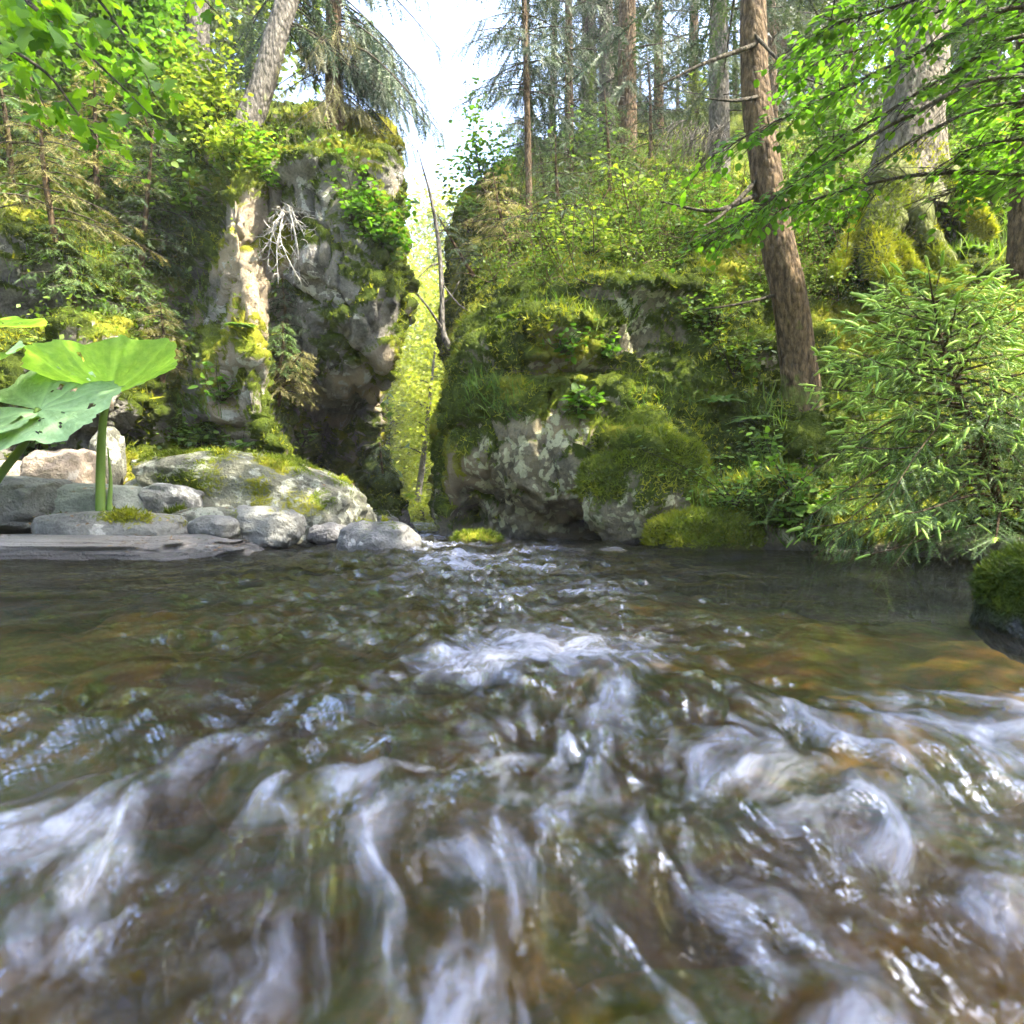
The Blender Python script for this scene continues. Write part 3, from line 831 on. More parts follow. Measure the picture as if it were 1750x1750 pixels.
# stones under the water
for i, (bx_, d_, lab) in enumerate([((150, 1085, 280, 1150), 1.25, "yellow green algae stone under the water on the left"),
                                    ((300, 1010, 480, 1090), 1.75, "flat ochre stone under the water in the left half"),
                                    ((1000, 1090, 1230, 1190), 1.15, "brown flat stone under the water right of the current"),
                                    ((380, 1180, 660, 1290), 0.80, "dark stone under the trough of the wave")]):
    boulder("submerged_stone", bx_, d_ * 1.05, 0.3, bpy.data.materials["stream_bed_pebbles"], lab, -0.6, 30 + i, 4, 0.8, 0.1, cat="stone", group="stones under the water")[0].location.z -= 0.05

LITTER = True
# ------------------------------------------------------------------ leaf templates (leaf lies in XY, stalk at origin, tip +Y, face +Z)
def poly_leaf(pts, fold=0.12):
    """outline (right side) from base to tip -> two-sided fan with a midrib fold"""
    R = [(0, 0, 0)] + [(x, y, fold * abs(x)) for x, y in pts]
    tip = (0, 1, -0.06)
    V = [(0, 0, 0), (0, 0.5, 0.0), tip]
    nR = len(pts)
    V += [(x, y, fold * abs(x) - 0.06 * y * y) for x, y in pts]
    V += [(-x, y, fold * abs(x) - 0.06 * y * y) for x, y in pts]
    F = []
    r = [0] + [3 + i for i in range(nR)] + [2]
    l = [0] + [3 + nR + i for i in range(nR)] + [2]
    for a, b in zip(r[:-1], r[1:]): F.append((1, a, b))
    for a, b in zip(l[:-1], l[1:]): F.append((1, b, a))
    return np.array(V, float), np.array(F)


T_OVAL = poly_leaf([(0.26, 0.22), (0.32, 0.5), (0.2, 0.8)])
T_MAPLE = poly_leaf([(0.22, -0.08), (0.52, 0.08), (0.30, 0.26), (0.60, 0.52), (0.30, 0.55), (0.20, 0.78)], 0.1)
T_DIA = (np.array([(0, 0, 0), (0.3, 0.45, 0.06), (0, 1, -0.05), (-0.3, 0.45, 0.06)], float), np.array([(0, 1, 2), (0, 2, 3)]))
T_BLADE = (np.array([(-0.5, 0, 0), (0.5, 0, 0), (0.0, 1, 0)], float) * np.array([0.12, 1, 1]), np.array([(0, 1, 2)]))
T_GRASS = (np.array([(-.035, 0, 0), (.035, 0, 0), (.028, .5, .06), (-.028, .5, .06), (0, 1, .30)], float), np.array([(0, 1, 2), (0, 2, 3), (3, 2, 4)]))


def twig_template(npairs=9, nl=0.16, w=0.035, seed=0):
    """a spruce twig of unit length: thin stem with needles all round"""
    r = np.random.default_rng(seed)
    V = [(-0.012, 0, 0), (0.012, 0, 0), (0, 1, 0)]; F = [(0, 1, 2)]
    for i in range(npairs):
        y = (i + 0.5) / npairs
        for s in (-1, 1):
            l = nl * (1 - 0.45 * y) * r.uniform(0.8, 1.2)
            zz = r.uniform(-0.5, 0.7) * l
            k = len(V)
            V += [(0, y - w / 2, 0), (0, y + w / 2, 0), (s * l, y + l * 0.75, zz)]
            F.append((k, k + 1, k + 2) if s > 0 else (k + 1, k, k + 2))
    k = len(V); V += [(-w / 2, 0.96, 0), (w / 2, 0.96, 0), (0, 1 + nl * 0.8, 0)]; F.append((k, k + 1, k + 2))
    return np.array(V, float), np.array(F)


T_TWIG = twig_template(9, 0.15, 0.05)
T_TWIG_FINE = twig_template(11, 0.10, 0.028, 1)
T_TWIG_MID = twig_template(6, 0.17, 0.065, 3)
T_TWIG_SPARSE = twig_template(6, 0.13, 0.03, 2)


def tuft_template(n=4, seed=0):
    r = np.random.default_rng(seed); V = []; F = []
    for i in range(n):
        a = r.uniform(0, 6.28); t = r.uniform(0.2, 0.9); w = 0.11
        d = np.array([math.cos(a) * math.sin(t), math.sin(a) * math.sin(t), math.cos(t)]) * r.uniform(0.6, 1.1)
        s = np.array([-math.sin(a), math.cos(a), 0]) * w
        k = len(V); V += [-s, s, d]; F.append((k, k + 1, k + 2))
    V = np.array(V)[:, [0, 2, 1]]                   # grow along +Y
    return V, np.array(F)


T_TUFT = tuft_template(3)
rs = lambda a, b, n=None: rng.uniform(a, b, n)


def rand_dirs(n):
    return nrm(rng.normal(size=(n, 3)))


# ------------------------------------------------------------------ moss, grass and small growth on the rocks (uncountable: stuff)
def seen_mask(S, Nn):
    dd = np.maximum(S[:, 1], .1)
    px = 875 + S[:, 0] / dd * FPX; py = 875 - (S[:, 2] - CAM_Z) / dd * FPX
    return (px > -250) & (px < 2000) & (py > -200) & (py < 1100) & (S[:, 2] > 0.0) & (dd > 1)


for k, (lab, cnt, thr) in enumerate([("short moss and tufts clinging to the left cliff", 42000, 0.50), ("thick cushions of moss over the right bank", 70000, 0.46)]):
    S, Nn, mo, nu, nv = CLIFFS[k]
    w = np.where(seen_mask(S, Nn) & (S[:, 1] < 9.5), sstep(thr - 0.06, thr + 0.2, mo), 0)
    G = S.reshape(nu, nv, 3)
    ar = np.linalg.norm(np.cross(np.gradient(G, axis=0), np.gradient(G, axis=1)), axis=2).ravel()
    w = w * ar / np.maximum(S[:, 1], 1) ** 1.2; w /= w.sum()
    j = rng.choice(len(S), cnt, p=w)
    pos = S[j] + rng.normal(size=(cnt, 3)) * 0.012
    d = nrm(Nn[j] * 0.8 + np.array([0, 0, 0.35]) + rng.normal(size=(cnt, 3)) * 0.45)
    mb = MB()
    sc = rs(0.018, 0.05, cnt) * (0.6 + 0.75 * sstep(-.25, .35, fbm(pos * 2.6 + 90, 3))) * (1 + 0.8 * (rng.random(cnt) < 0.08))
    mb.scatter(T_TUFT, pos - d * 0.006, basis(d, rand_dirs(cnt)), sc)
    tag(mb.build("moss", M_moss), lab, "moss", kind="stuff")
# moss on boulders
mb = MB()
for key, cnt in (('sh', 8000), ('rb', 6500), ('mm', 600), ('sl', 2600), ('g', 300), ('mid', 300), ('k1', 300)):
    _, Q, nn, mo = B[key]
    w = sstep(0.42, 0.65, mo) * (nn[:, 1] < 0.5) * (Q[:, 2] > 0.02)
    if w.sum() == 0: continue
    j = rng.choice(len(Q), cnt, p=w / w.sum())
    near = 0.5 if key == 'mr' else 1.0
    pos = Q[j] + rng.normal(size=(cnt, 3)) * 0.01 * near
    d = nrm(nn[j] + np.array([0, 0, 0.3]) + rng.normal(size=(cnt, 3)) * 0.4)
    mb.scatter(T_TUFT, pos - d * 0.004, basis(d, rand_dirs(cnt)), rs(0.02, 0.045, cnt) * near)
tag(mb.build("moss", M_moss), "moss growing on the single boulders by the water", "moss", kind="stuff")
mb = MB(); _, Q, nn, mo = B['mr']; cnt = 7000
w = sstep(0.42, 0.65, mo) * (nn[:, 1] < 0.5) * (Q[:, 2] > 0.05) * (0.25 + sstep(-.2, .2, fbm(Q * 9, 3)))
j = rng.choice(len(Q), cnt, p=w / w.sum())
d = nrm(nn[j] * .8 + np.array([-.1, 0, -.05]) + rng.normal(size=(cnt, 3)) * 0.45)
mb.scatter(T_TUFT, Q[j] + rng.normal(size=(cnt, 3)) * .004 - d * .004, basis(d, rand_dirs(cnt)), rs(.008, .024, cnt))
tag(mb.build("moss", M_moss_d), "dark leafy moss on the boulder at the right edge", "moss", kind="stuff")


def region(px, py, r, n, skip=1.2):
    """n random points of the cliff surface seen around a pixel"""
    m = np.flatnonzero((np.abs(_spx - px) < r[0]) & (np.abs(_spy - py) < r[1]) & (_sd < 12))
    if len(m) == 0: return np.zeros((0, 3)), np.zeros((0, 3))
    m = m[_sd[m] < _sd[m].min() + skip]
    j = rng.choice(m, n)
    return _S[j] + rng.normal(size=(n, 3)) * 0.012, _SN[j]


M_litter = leaf_mat("dry_litter", [(0.05, 0.03, 0.012), (0.13, 0.07, 0.025), (0.25, 0.16, 0.06)], 0.1)
mb = MB()
for key, cnt in (('low', 420), ('mid', 90), ('pale', 40), ('gl', 50), ('sl', 160), ('k1', 40)):
    _, Q, nn, mo = B[key]
    w = (nn[:, 2] > 0.6) * (Q[:, 2] > 0.03)
    j = rng.choice(len(Q), cnt, p=w / w.sum())
    d = nrm(rng.normal(size=(cnt, 3)) * np.array([1, 1, .15]))
    mb.scatter(T_DIA, Q[j] + nn[j] * .006 + rng.normal(size=(cnt, 3)) * .008 * np.array([1, 1, 0]), basis(d, nn[j]), rs(.012, .034, cnt), nonuni=np.stack([rs(.2, .9, cnt), np.ones(cnt), np.ones(cnt)], 1))
tag(mb.build("leaf_litter", M_litter), "dry needles and leaf scraps lying on the left bank stones", "leaf litter", kind="stuff")


def blades_at(mb, px, py, r, n, lo, hi, out=0.5, tmpl=T_GRASS):
    p, nn = region(px, py, r, n)
    d = nrm(np.array([0, 0, 1.0]) + nn * out + rng.normal(size=(len(p), 3)) * 0.4)
    mb.scatter(tmpl, p, basis(d, rand_dirs(len(p))), rs(lo, hi, len(p)))


mb = MB()
for (px, py, r, n, lo, hi) in [(845, 685, (45, 35), 420, .06, .16), (1270, 850, (100, 45), 420, .05, .12), (1340, 895, (70, 35), 260, .05, .12), (1180, 860, (50, 30), 260, .06, .12),
                               (1130, 690, (60, 30), 60, .06, .14), (1620, 360, (120, 50), 450, .10, .25), (1680, 420, (60, 30), 200, .10, .25), (1000, 540, (120, 40), 160, .06, .14),
                               (350, 720, (50, 40), 220, .06, .14), (120, 460, (120, 40), 160, .08, .16), (290, 450, (60, 80), 160, .08, .18), (1310, 760, (30, 80), 200, .08, .2)]:
    blades_at(mb, px, py, r, n, lo, hi)
tag(mb.build("grass", M_grass), "tufts of bright green grass on the ledges and the bank", "grass", kind="stuff")

# ------------------------------------------------------------------ conifers
def branch_points(o, dirv, L, droop, n, tipup=0.0):
    t = np.linspace(0, 1, n)[:, None]
    d = nrm(np.asarray(dirv, float))
    return o + d * (L * t) + np.array([0, 0, -1.0]) * (droop * L * t ** 1.7) + np.array([0, 0, 1.0]) * (tipup * L * t ** 4)


def spruce_branch(needles, wood, o, dirv, L, droop, twig, ntw, tmpl=T_TWIG, hang=0.3, thick=0.012, spread=0.9, tipup=0.1, second=True):
    pts = branch_points(np.asarray(o, float), dirv, L, droop, 8, tipup)
    wood.tube(pts, np.linspace(thick, thick * 0.3, 8), 4, rs(0, 1))
    t = np.sort(rs(0.12, 1.0, ntw))
    i = np.clip((t * 7).astype(int), 0, 6); f = (t * 7 - i)[:, None]
    pos = pts[i] * (1 - f) + pts[i + 1] * f
    tan = nrm(pts[i + 1] - pts[i])
    side = nrm(np.cross(tan, (0, 0, 1)))
    s = np.where(np.arange(ntw) % 2 == 0, 1.0, -1.0)[:, None]
    d = nrm(tan * 0.75 + side * s * spread * rs(0.6, 1.1, ntw)[:, None] + np.array([0, 0, -1]) * (hang * rs(0.3, 1.4, ntw))[:, None])
    l = twig * (1.15 - 0.6 * t) * rs(0.7, 1.25, ntw)
    needles.scatter(tmpl, pos, basis(d, nrm(np.array([0, 0, 1.0]) + rng.normal(size=(ntw, 3)) * 0.4)), l)
    ends = pos + d * l[:, None]
    if second:
        m = 2
        p2 = np.repeat(pos, m, 0) + np.repeat(d * l[:, None], m, 0) * rs(0.25, 0.85, ntw * m)[:, None]
        sd = np.repeat(side * s, m, 0)
        sg = np.where(rng.random(ntw * m) < 0.5, 1.0, -1.0)[:, None]
        d2 = nrm(np.repeat(d, m, 0) * 0.8 + np.cross(np.repeat(d, m, 0), (0, 0, 1.0)) * sg * 0.7 + np.array([0, 0, -1]) * (hang * rs(0.3, 1.3, ntw * m))[:, None])
        needles.scatter(tmpl, p2, basis(d2, nrm(np.array([0, 0, 1.0]) + rng.normal(size=(ntw * m, 3)) * 0.5)), np.repeat(l, m) * rs(0.35, 0.6, ntw * m))
    return pts, ends, d, l


def trunk_mesh(path, rad, sides=14, bark=0.10, seed=0.0, n=26):
    mb = MB()
    mb.tube(crom(path, n), np.interp(np.linspace(0, 1, n), np.linspace(0, 1, len(rad)), rad), sides, 0.5, True, bark, seed)
    return mb


# tall spruce patterns shared between trees (crown above a bare trunk)
def tall_pattern(H, r0, cb, nb, L, seed, twig=0.45, deadn=14):
    path = [(0, 0, -0.4), (0.03, 0, H * 0.3), (-0.05, 0.02, H * 0.65), (0, 0, H)]
    tm = trunk_mesh(path, [r0 * 1.25, r0, r0 * 0.8, r0 * 0.5, 0.02], 10, 0.08, seed)
    ne, wo = MB(), MB()
    for i in range(nb):
        h = cb + (H - cb) * (i + rs(0, 1)) / nb
        k = (h - cb) / (H - cb)
        a = i * 2.39996 + rs(-.3, .3)
        l = L * (1 - k) ** 0.8 * rs(0.7, 1.1) * (0.55 + 0.45 * min(1, k * 5)) + 0.25
        spruce_branch(ne, wo, (0, 0, h), (math.cos(a), math.sin(a), 0.15 - 0.25 * (1 - k)), l, 0.35, twig, int(9 + 8 * l), T_TWIG, 0.8, 0.02, 0.9, 0.15)
    for i in range(deadn):          # dead lower twigs
        h = rs(0.3, cb + 1.5); a = rs(0, 6.28)
        wo.tube(branch_points(np.array([0, 0, h]), (math.cos(a), math.sin(a), -0.15), rs(0.3, 1.1), 0.25, 5), np.linspace(0.012, 0.003, 5), 3)
    return tm, ne, wo


def mesh_of(mb, name, mat):
    F = []
    if mb.F3: F.append(np.concatenate(mb.F3))
    if mb.F4: F.append(np.concatenate(mb.F4))
    me = make_mesh(name, np.concatenate(mb.V), F, {"rnd": mb.rnds(mat)}, False)
    me.materials.append(mat); return me


PAT = []
for i, (H, r0, cb, nb, L, bm_) in enumerate([(9.5, .16, 0.9, 52, 1.6, M_bark), (10, .15, 1.3, 52, 1.4, M_bark_g), (7, .10, 0.4, 54, 1.25, M_bark)]):
    tm, ne, wo = tall_pattern(H, r0, cb, nb, L, i * 3.1, 0.5 if i < 2 else 0.4)
    PAT.append((mesh_of(tm, "spruce_trunk", bm_), mesh_of(ne, "spruce_crown", M_needle), mesh_of(wo, "spruce_limbs", M_twig)))


def place_tall(k, base, label, s=1.0, rz=None, lean=(0, 0), group="tall spruces on the slopes", name="spruce_tree", girth=1.0):
    o = bpy.data.objects.new(name, None); COL.objects.link(o)
    o.location = [float(c) for c in base]; o.rotation_euler = (lean[0], lean[1], rs(0, 6.28) if rz is None else rz); o.scale = (s * girth, s * girth, s)
    o.empty_display_size = 0.1
    tag(o, label, "tree", group)
    for nm, me in zip(("trunk", "crown", "limbs"), PAT[k]):
        c = bpy.data.objects.new(nm, me); COL.objects.link(c); c.parent = o
        if nm != "trunk": c["kind"] = "stuff"
    return o


def gbase(px, d):
    x_ = (px - 875) / FPX * d
    return np.array([x_, d, float(ground_z(np.array([x_]), np.array([d]))[0]) - 0.1])


def sbase(px, py, dmin=0):
    return surf(px, py, 14, dmin)[0]


# ------------------------------------------------------------------ broadleaf trees
def broadleaf(name, base, H, crown_r, nleaf, leaf, lmat, label, bmat=M_bark_g, trunk_r=0.09, lean=(0, 0), cb=0.35, tmpl=T_DIA, group=None, clumps=40, flat=0.7, loose=.2):
    base = np.asarray(base, float)
    t = thing(name, base, label, "tree" if H > 1.6 else "shrub", group)
    top = base + np.array([lean[0], lean[1], H])
    mb = trunk_mesh([base - (0, 0, .3), base + (top - base) * 0.4 + rng.normal(size=3) * .04 * H * np.array([1, 1, 0]) * .3, top], [trunk_r * 1.2, trunk_r, trunk_r * .3], 8, 0.06, rs(0, 9))
    le = MB(); wo = MB()
    for i in range(clumps):
        k = cb + (1 - cb) * rng.random()
        o = base + (top - base) * k
        a = rs(0, 6.28); rr_ = crown_r * rs(0.35, 1.0) * math.sin(min(1, (1.15 - k) / (1.15 - cb)) * 1.7)
        e = o + np.array([math.cos(a) * rr_, math.sin(a) * rr_, rs(-.05, .3) * rr_])
        pts = crom([o, (o + e) / 2 + (0, 0, .12 * rr_), e], 6)
        wo.tube(pts, np.linspace(trunk_r * .28, trunk_r * .05, 6), 3)
        n = nleaf // clumps
        tt = rng.random(n) ** 0.6
        pp = pts[0] * (1 - tt)[:, None] + e * tt[:, None] + rng.normal(size=(n, 3)) * crown_r * np.array([loose, loose, loose * flat])
        d = nrm(rng.normal(size=(n, 3)) * np.array([1, 1, .5]) + np.array([0, 0, -.25]))
        up = nrm(np.array([0, 0, 1.0]) + rng.normal(size=(n, 3)) * 0.55)
        le.scatter(tmpl, pp, basis(d, up), leaf * rs(.5, 1.5, n))
    mb.build("trunk", bmat, t); tag(wo.build("limbs", M_twig, t), kind="stuff"); le.build("crown", lmat, t)
    return t


# ---- forest on the right slope
base = sbase(1375, 770)
FR = [
    (1, 1230, 9.2, 1.00, "grey spruce trunk just left of the brown foreground trunk"),
    (0, 1072, 11.0, 1.05, "brown spruce, rightmost of the close trunk trio above the bank"),
    (1, 1038, 12.0, 1.00, "grey green spruce in the middle of the close trunk trio above the bank"),
    (1, 1006, 12.8, 1.05, "spruce, leftmost of the close trunk trio above the bank"),
    (2, 972, 11.0, 0.85, "thin spruce with ragged branches left of the trunk trio"),
    (2, 905, 11.5, 0.80, "slender spruce nearest the strip of open sky on the right"),
    (0, 1330, 14.0, 1.0, "spruce behind the brown foreground trunk"),
    (1, 1390, 16.0, 0.8, "thin pale spruce right of the brown foreground trunk"),
    (1, 1440, 17.0, 0.85, "thin pale spruce behind the leafy branches"),
    (2, 945, 13.0, .95, "bushy spruce on the ridge between the sky edge and the trunk trio"),
    (2, 1055, 14.3, 1.1, "bushy spruce filling the gap behind the trunk trio"),
    (2, 1125, 12.5, 1.0, "bushy spruce right of the trunk trio"),
    (2, 1185, 14.0, 1.15, "bushy spruce left of the grey trunk"),
    (2, 1320, 11.5, 1.0, "bushy spruce right behind the brown foreground trunk"),
    (2, 1450, 12.5, 1.1, "bushy spruce behind the leafy boughs left of the old tree"),
    (2, 930, 16.5, 1.2, "dark bushy spruce further back near the sky edge"),
    (2, 1012, 16.0, 1.3, "dark bushy spruce further back behind the leftmost trunk of the trio"),
    (2, 1095, 16.5, 1.3, "dark bushy spruce further back right of the trio"),
    (2, 1160, 17.0, 1.35, "dark bushy spruce further back midway to the grey trunk"),
    (2, 1255, 15.5, 1.3, "dark bushy spruce further back behind the grey trunk"),
    (2, 1370, 16.0, 1.3, "dark bushy spruce further back right of the brown trunk"),
    (0, 1660, 13.0, 1.0, "spruce behind the big rooted tree on the right"),
    (1, 1500, 19.0, 1.0, "far spruce left of the big rooted tree"),
    (0, 1760, 16.0, 1.0, "spruce at the right edge high on the slope"),
    (0, 1260, 20.0, 1.0, "far spruce on the ridge behind the grey trunk"),
    (1, 1590, 22.0, 1.0, "far spruce on the ridge behind the rooted tree"),
]


def slope_base(px, d):
    """point of the right or left slope at a lateral pixel and distance"""
    x_ = (px - 875) / FPX * d
    m = (np.abs(_S[:, 0] - x_) < 0.35) & (np.abs(_S[:, 1] - d) < 0.5)
    if m.any():
        return np.array([x_, d, _S[m][:, 2].mean() - 0.05])
    return gbase(px, d)


for k, px, d, s, lab in FR:
    place_tall(k, slope_base(px, d), lab, s, girth=.78)


def px_path(pts):
    return np.array([P(*q) for q in pts])


def set_moss(o, fn):
    me = o.data; n = len(me.vertices)
    co = np.empty(n * 3, np.float32); me.vertices.foreach_get("co", co); co = co.reshape(-1, 3) + OFFS[o.name]
    at = me.attributes.new("moss", 'FLOAT', 'POINT'); at.data.foreach_set("value", fn(co).astype(np.float32))


# ---- brown foreground trunk on the right bank
pts = px_path([(1392, 900, 5.25), (1386, 800, 5.25), (1374, 700, 5.2), (1362, 600, 5.15), (1347, 500, 5.1), (1326, 400, 5.12), (1307, 280, 5.15), (1291, 150, 5.2), (1287, 0, 5.25), (1282, -400, 5.4), (1278, -1400, 5.7)])
t = thing("spruce_tree", pts[0], "curved brown trunk in front of the right bank, nearest of the standing trees", "tree", "tall spruces on the slopes")
mb = trunk_mesh(pts, np.array([56, 42, 33, 30, 29, 28, 26, 24, 22, 19, 5]) / FPX * 5.15, 26, 0.10, 3.0, 70)
o = mb.build("trunk", M_bark, t, True); set_moss(o, lambda c: 0.25 * (c[:, 2] < 1.2) + 0.05)
ne, wo = MB(), MB()
tp = crom(pts, 60)
for i in range(12):
    k = int(rs(50, 58)); a = rs(0, 6.28)
    spruce_branch(ne, wo, tp[k], (math.cos(a), math.sin(a), -0.1), rs(0.9, 2.0), 0.35, 0.4, 18, T_TWIG, 0.8, 0.016)
tag(wo.build("limbs", M_twig, t), kind="stuff"); ne.build("crown", M_needle, t)
for (a, m_, b, r0) in [((1300, 165), (1255, 172), (1205, 168), .018), ((1296, 75), (1200, 110), (1120, 150), .020), ((1302, 330), (1220, 360), (1130, 345), .022), ((1303, 300), (1230, 370), (1170, 400), .02),
                       ((1345, 500), (1260, 520), (1190, 530), .014), ((1290, 60), (1350, 120), (1420, 150), .014)]:
    r_ = MB(); r_.tube(crom([P(*a, 5.15), P(*m_, 4.9), P(*b, 4.75)], 10), np.linspace(r0, .004, 10), 6, bark=.08)
    r_.build("dead_branch", M_twig, t)
# fan of dry grey twigs on it
r_ = MB()
for i in range(90):
    s0 = P(1250 - rs(0, 100), 215 + rs(-10, 12), 4.85 + rs(-.1, .1)); e = s0 + np.array([rs(-.25, .05), rs(-.1, .1), -rs(.10, .32)])
    r_.tube(crom([s0, (s0 + e) / 2 + rng.normal(size=3) * .03, e], 5), np.linspace(.004, .0015, 5), 3)
r_.build("dry_twigs", M_bark_g, t)["kind"] = "stuff"

# ---- big old tree with mossy roots
pts = px_path([(1545, 400, 6.9), (1550, 300, 7.0), (1560, 200, 7.0), (1570, 100, 7.05), (1580, 0, 7.1), (1590, -300, 7.3), (1600, -1500, 8)])
FUR = []
t = thing("old_tree", pts[0], "thick old tree on mossy spreading roots above the right bank", "tree")
o = trunk_mesh(pts, np.array([95, 62, 50, 46, 44, 36, 4]) / FPX * 7, 30, 0.12, 5.0, 60).build("trunk", M_bark_old, t, True)
set_moss(o, lambda c: sstep(3.6, 2.6, c[:, 2]) * .8 + .05)
for path, r0, r1 in [([(1535, 290, 6.8), (1520, 350, 6.5), (1498, 420, 6.2), (1515, 480, 5.9), (1545, 540, 5.8)], .19, .07), ([(1585, 290, 6.85), (1625, 335, 6.6), (1660, 365, 6.3), (1690, 400, 6.2)], .16, .06),
                     ([(1515, 330, 6.9), (1470, 390, 6.6), (1440, 440, 6.3), (1420, 480, 6.1)], .12, .04), ([(1560, 320, 6.7), (1570, 380, 6.4), (1600, 440, 6.2), (1640, 480, 6.0)], .13, .05),
                     ([(1530, 420, 6.3), (1560, 470, 6.1), (1620, 500, 5.9), (1680, 530, 5.7)], .09, .03)]:
    r_ = MB(); r_.tube(crom(px_path(path), 40) + np.cumsum(rng.normal(size=(40, 3)) * .008, 0), np.linspace(r0, r1, 40) * (1 + .15 * np.sin(np.arange(40) * .7 + r0 * 90)), 18, bark=.42, seed=r0 * 50)
    set_moss(r_.build("root", M_root, t, True), lambda c: np.full(len(c), .75))
    n = 2800; tt = rng.random(n); pp = crom(px_path(path), 200)[(tt * 199).astype(int)]
    dd_ = nrm(rng.normal(size=(n, 3)) + np.array([0, -.4, .5]))
    FUR.append((pp + dd_ * ((r0 + (r1 - r0) * tt) * .93)[:, None], dd_))
ne, wo = MB(), MB(); tp = crom(pts, 60)
for i in range(24):
    k = int(rs(42, 58)); a = rs(0, 6.28)
    spruce_branch(ne, wo, tp[k], (math.cos(a), math.sin(a), 0), rs(1, 2.4), 0.3, 0.45, 20, T_TWIG, 0.7, 0.02)
tag(wo.build("limbs", M_twig, t), kind="stuff"); ne.build("crown", M_needle, t)
n = 1600; aa = rs(0, 6.28, n); zz = rng.random(n) ** 2
dd_ = nrm(np.stack([np.cos(aa), np.sin(aa), 0 * aa + .3], 1)); pb = crom(pts, 60)[(zz * 12).astype(int)]
FUR.append((pb + dd_ * np.interp(zz * 12, [0, 10, 20], [.5, .34, .28])[:, None], dd_))
mb = MB(); pos = np.concatenate([f[0] for f in FUR]); d = nrm(np.concatenate([f[1] for f in FUR]) + rng.normal(size=(len(pos), 3)) * .4)
mb.scatter(T_TUFT, pos, basis(d, rand_dirs(len(pos))), rs(.035, .075, len(pos)))
mb.build("moss", M_moss, t)["kind"] = "stuff"
# ---- trunk at the right edge
pts = px_path([(1752, 470, 5.2), (1750, 400, 5.2), (1752, 250, 5.3), (1760, 0, 5.4), (1770, -800, 5.8)])
t = thing("spruce_tree", pts[0], "brown trunk sliced by the right edge of the picture", "tree", "tall spruces on the slopes")
o = trunk_mesh(pts, [.12, .1, .09, .08, .02], 16, .1, 8, 40).build("trunk", M_bark, t, True)
ne, wo = MB(), MB(); tp = crom(pts, 60)
for i in range(24):
    a = rs(0, 6.28); spruce_branch(ne, wo, tp[int(rs(35, 58))], (math.cos(a), math.sin(a), 0), rs(.6, 1.5), .3, .4, 16, T_TWIG, .7, .015)
tag(wo.build("limbs", M_twig, t), kind="stuff"); ne.build("crown", M_needle, t)

# ---- left: leaning grey spruce on the cliff top
pts = px_path([(405, 265, 6.75), (420, 220, 6.8), (447, 150, 6.85), (470, 70, 6.9), (490, 0, 6.95), (540, -200, 7.1), (620, -800, 7.5)])
t = thing("spruce_tree", pts[0], "leaning grey spruce trunk at the edge of the left cliff top", "tree", "tall spruces on the slopes")
o = trunk_mesh(pts, np.array([30, 24, 21, 20, 19, 16, 4]) / FPX * 6.8, 18, .09, 9, 50).build("trunk", M_bark_g, t, True); set_moss(o, lambda c: np.full(len(c), .05))
ne, wo = MB(), MB(); tp = crom(pts, 80)
for i in range(30):
    k = int(rs(46, 76)); a = rs(-.9, 3.4)
    spruce_branch(ne, wo, tp[k], (math.cos(a), abs(math.sin(a)) * .8, -0.05), rs(0.5, 1.3), 0.75, 0.34, 20, T_TWIG, 1.3, 0.012, .6)
tag(wo.build("limbs", M_twig, t), kind="stuff"); ne.build("crown", M_needle, t)
# ---- spruce hanging its dark boughs into the strip of sky
pts = px_path([(575, 235, 7.1), (570, 100, 7.2), (572, -100, 7.3), (580, -900, 7.6)])
t = thing("spruce_tree", pts[0], "spruce on the left cliff hanging dark boughs into the open sky", "tree", "tall spruces on the slopes")
trunk_mesh(pts, [.10, .085, .075, .03], 12, .09, 4, 30).build("trunk", M_bark, t, True)
ne, wo, dr = MB(), MB(), MB(); tp = crom(pts, 60)
for i in range(26):
    k = int(rs(14, 56)); a = rs(-.7, .7)
    spruce_branch(ne, wo, tp[k], (math.cos(a), math.sin(a), .05), rs(.7, 1.25), 0.95, 0.32, 26, T_TWIG, 1.5, 0.012, .5)
for i in range(26):
    k = int(rs(8, 30)); a = rs(-2.8, .2)
    spruce_branch(dr, wo, tp[k], (math.cos(a), math.sin(a), -.1), rs(.3, .7), 0.8, 0.26, 18, T_TWIG_SPARSE, 1.2, 0.008, .6)
tag(wo.build("limbs", M_twig, t), kind="stuff"); ne.build("crown", M_needle, t); dr.build("dry_boughs", M_needle_tan, t)
# ---- boughs reaching into the sky from the right
pts = px_path([(907, 480, 8.6), (904, 330, 8.6), (900, 150, 8.6), (895, -20, 8.7), (892, -130, 8.8)])
t = thing("spruce_tree", pts[0], "thin spruce at the sky edge of the right bank with ragged hanging boughs", "tree", "tall spruces on the slopes")
trunk_mesh(pts, [.045, .04, .035, .03, .012], 8, .08, 4, 24).build("trunk", M_bark, t, True)
ne, wo = MB(), MB(); tp = crom(pts, 60)
for i in range(52):
    k = int(rs(22, 57)); a = rs(0, 6.28)
    spruce_branch(ne, wo, tp[k], (math.cos(a), math.sin(a), .1), rs(.5, 1.15), 0.6, 0.33, 16, T_TWIG_SPARSE if i % 2 else T_TWIG, 1.0, 0.009, .7)
tag(wo.build("limbs", M_twig, t), kind="stuff"); ne.build("crown", M_needle, t)

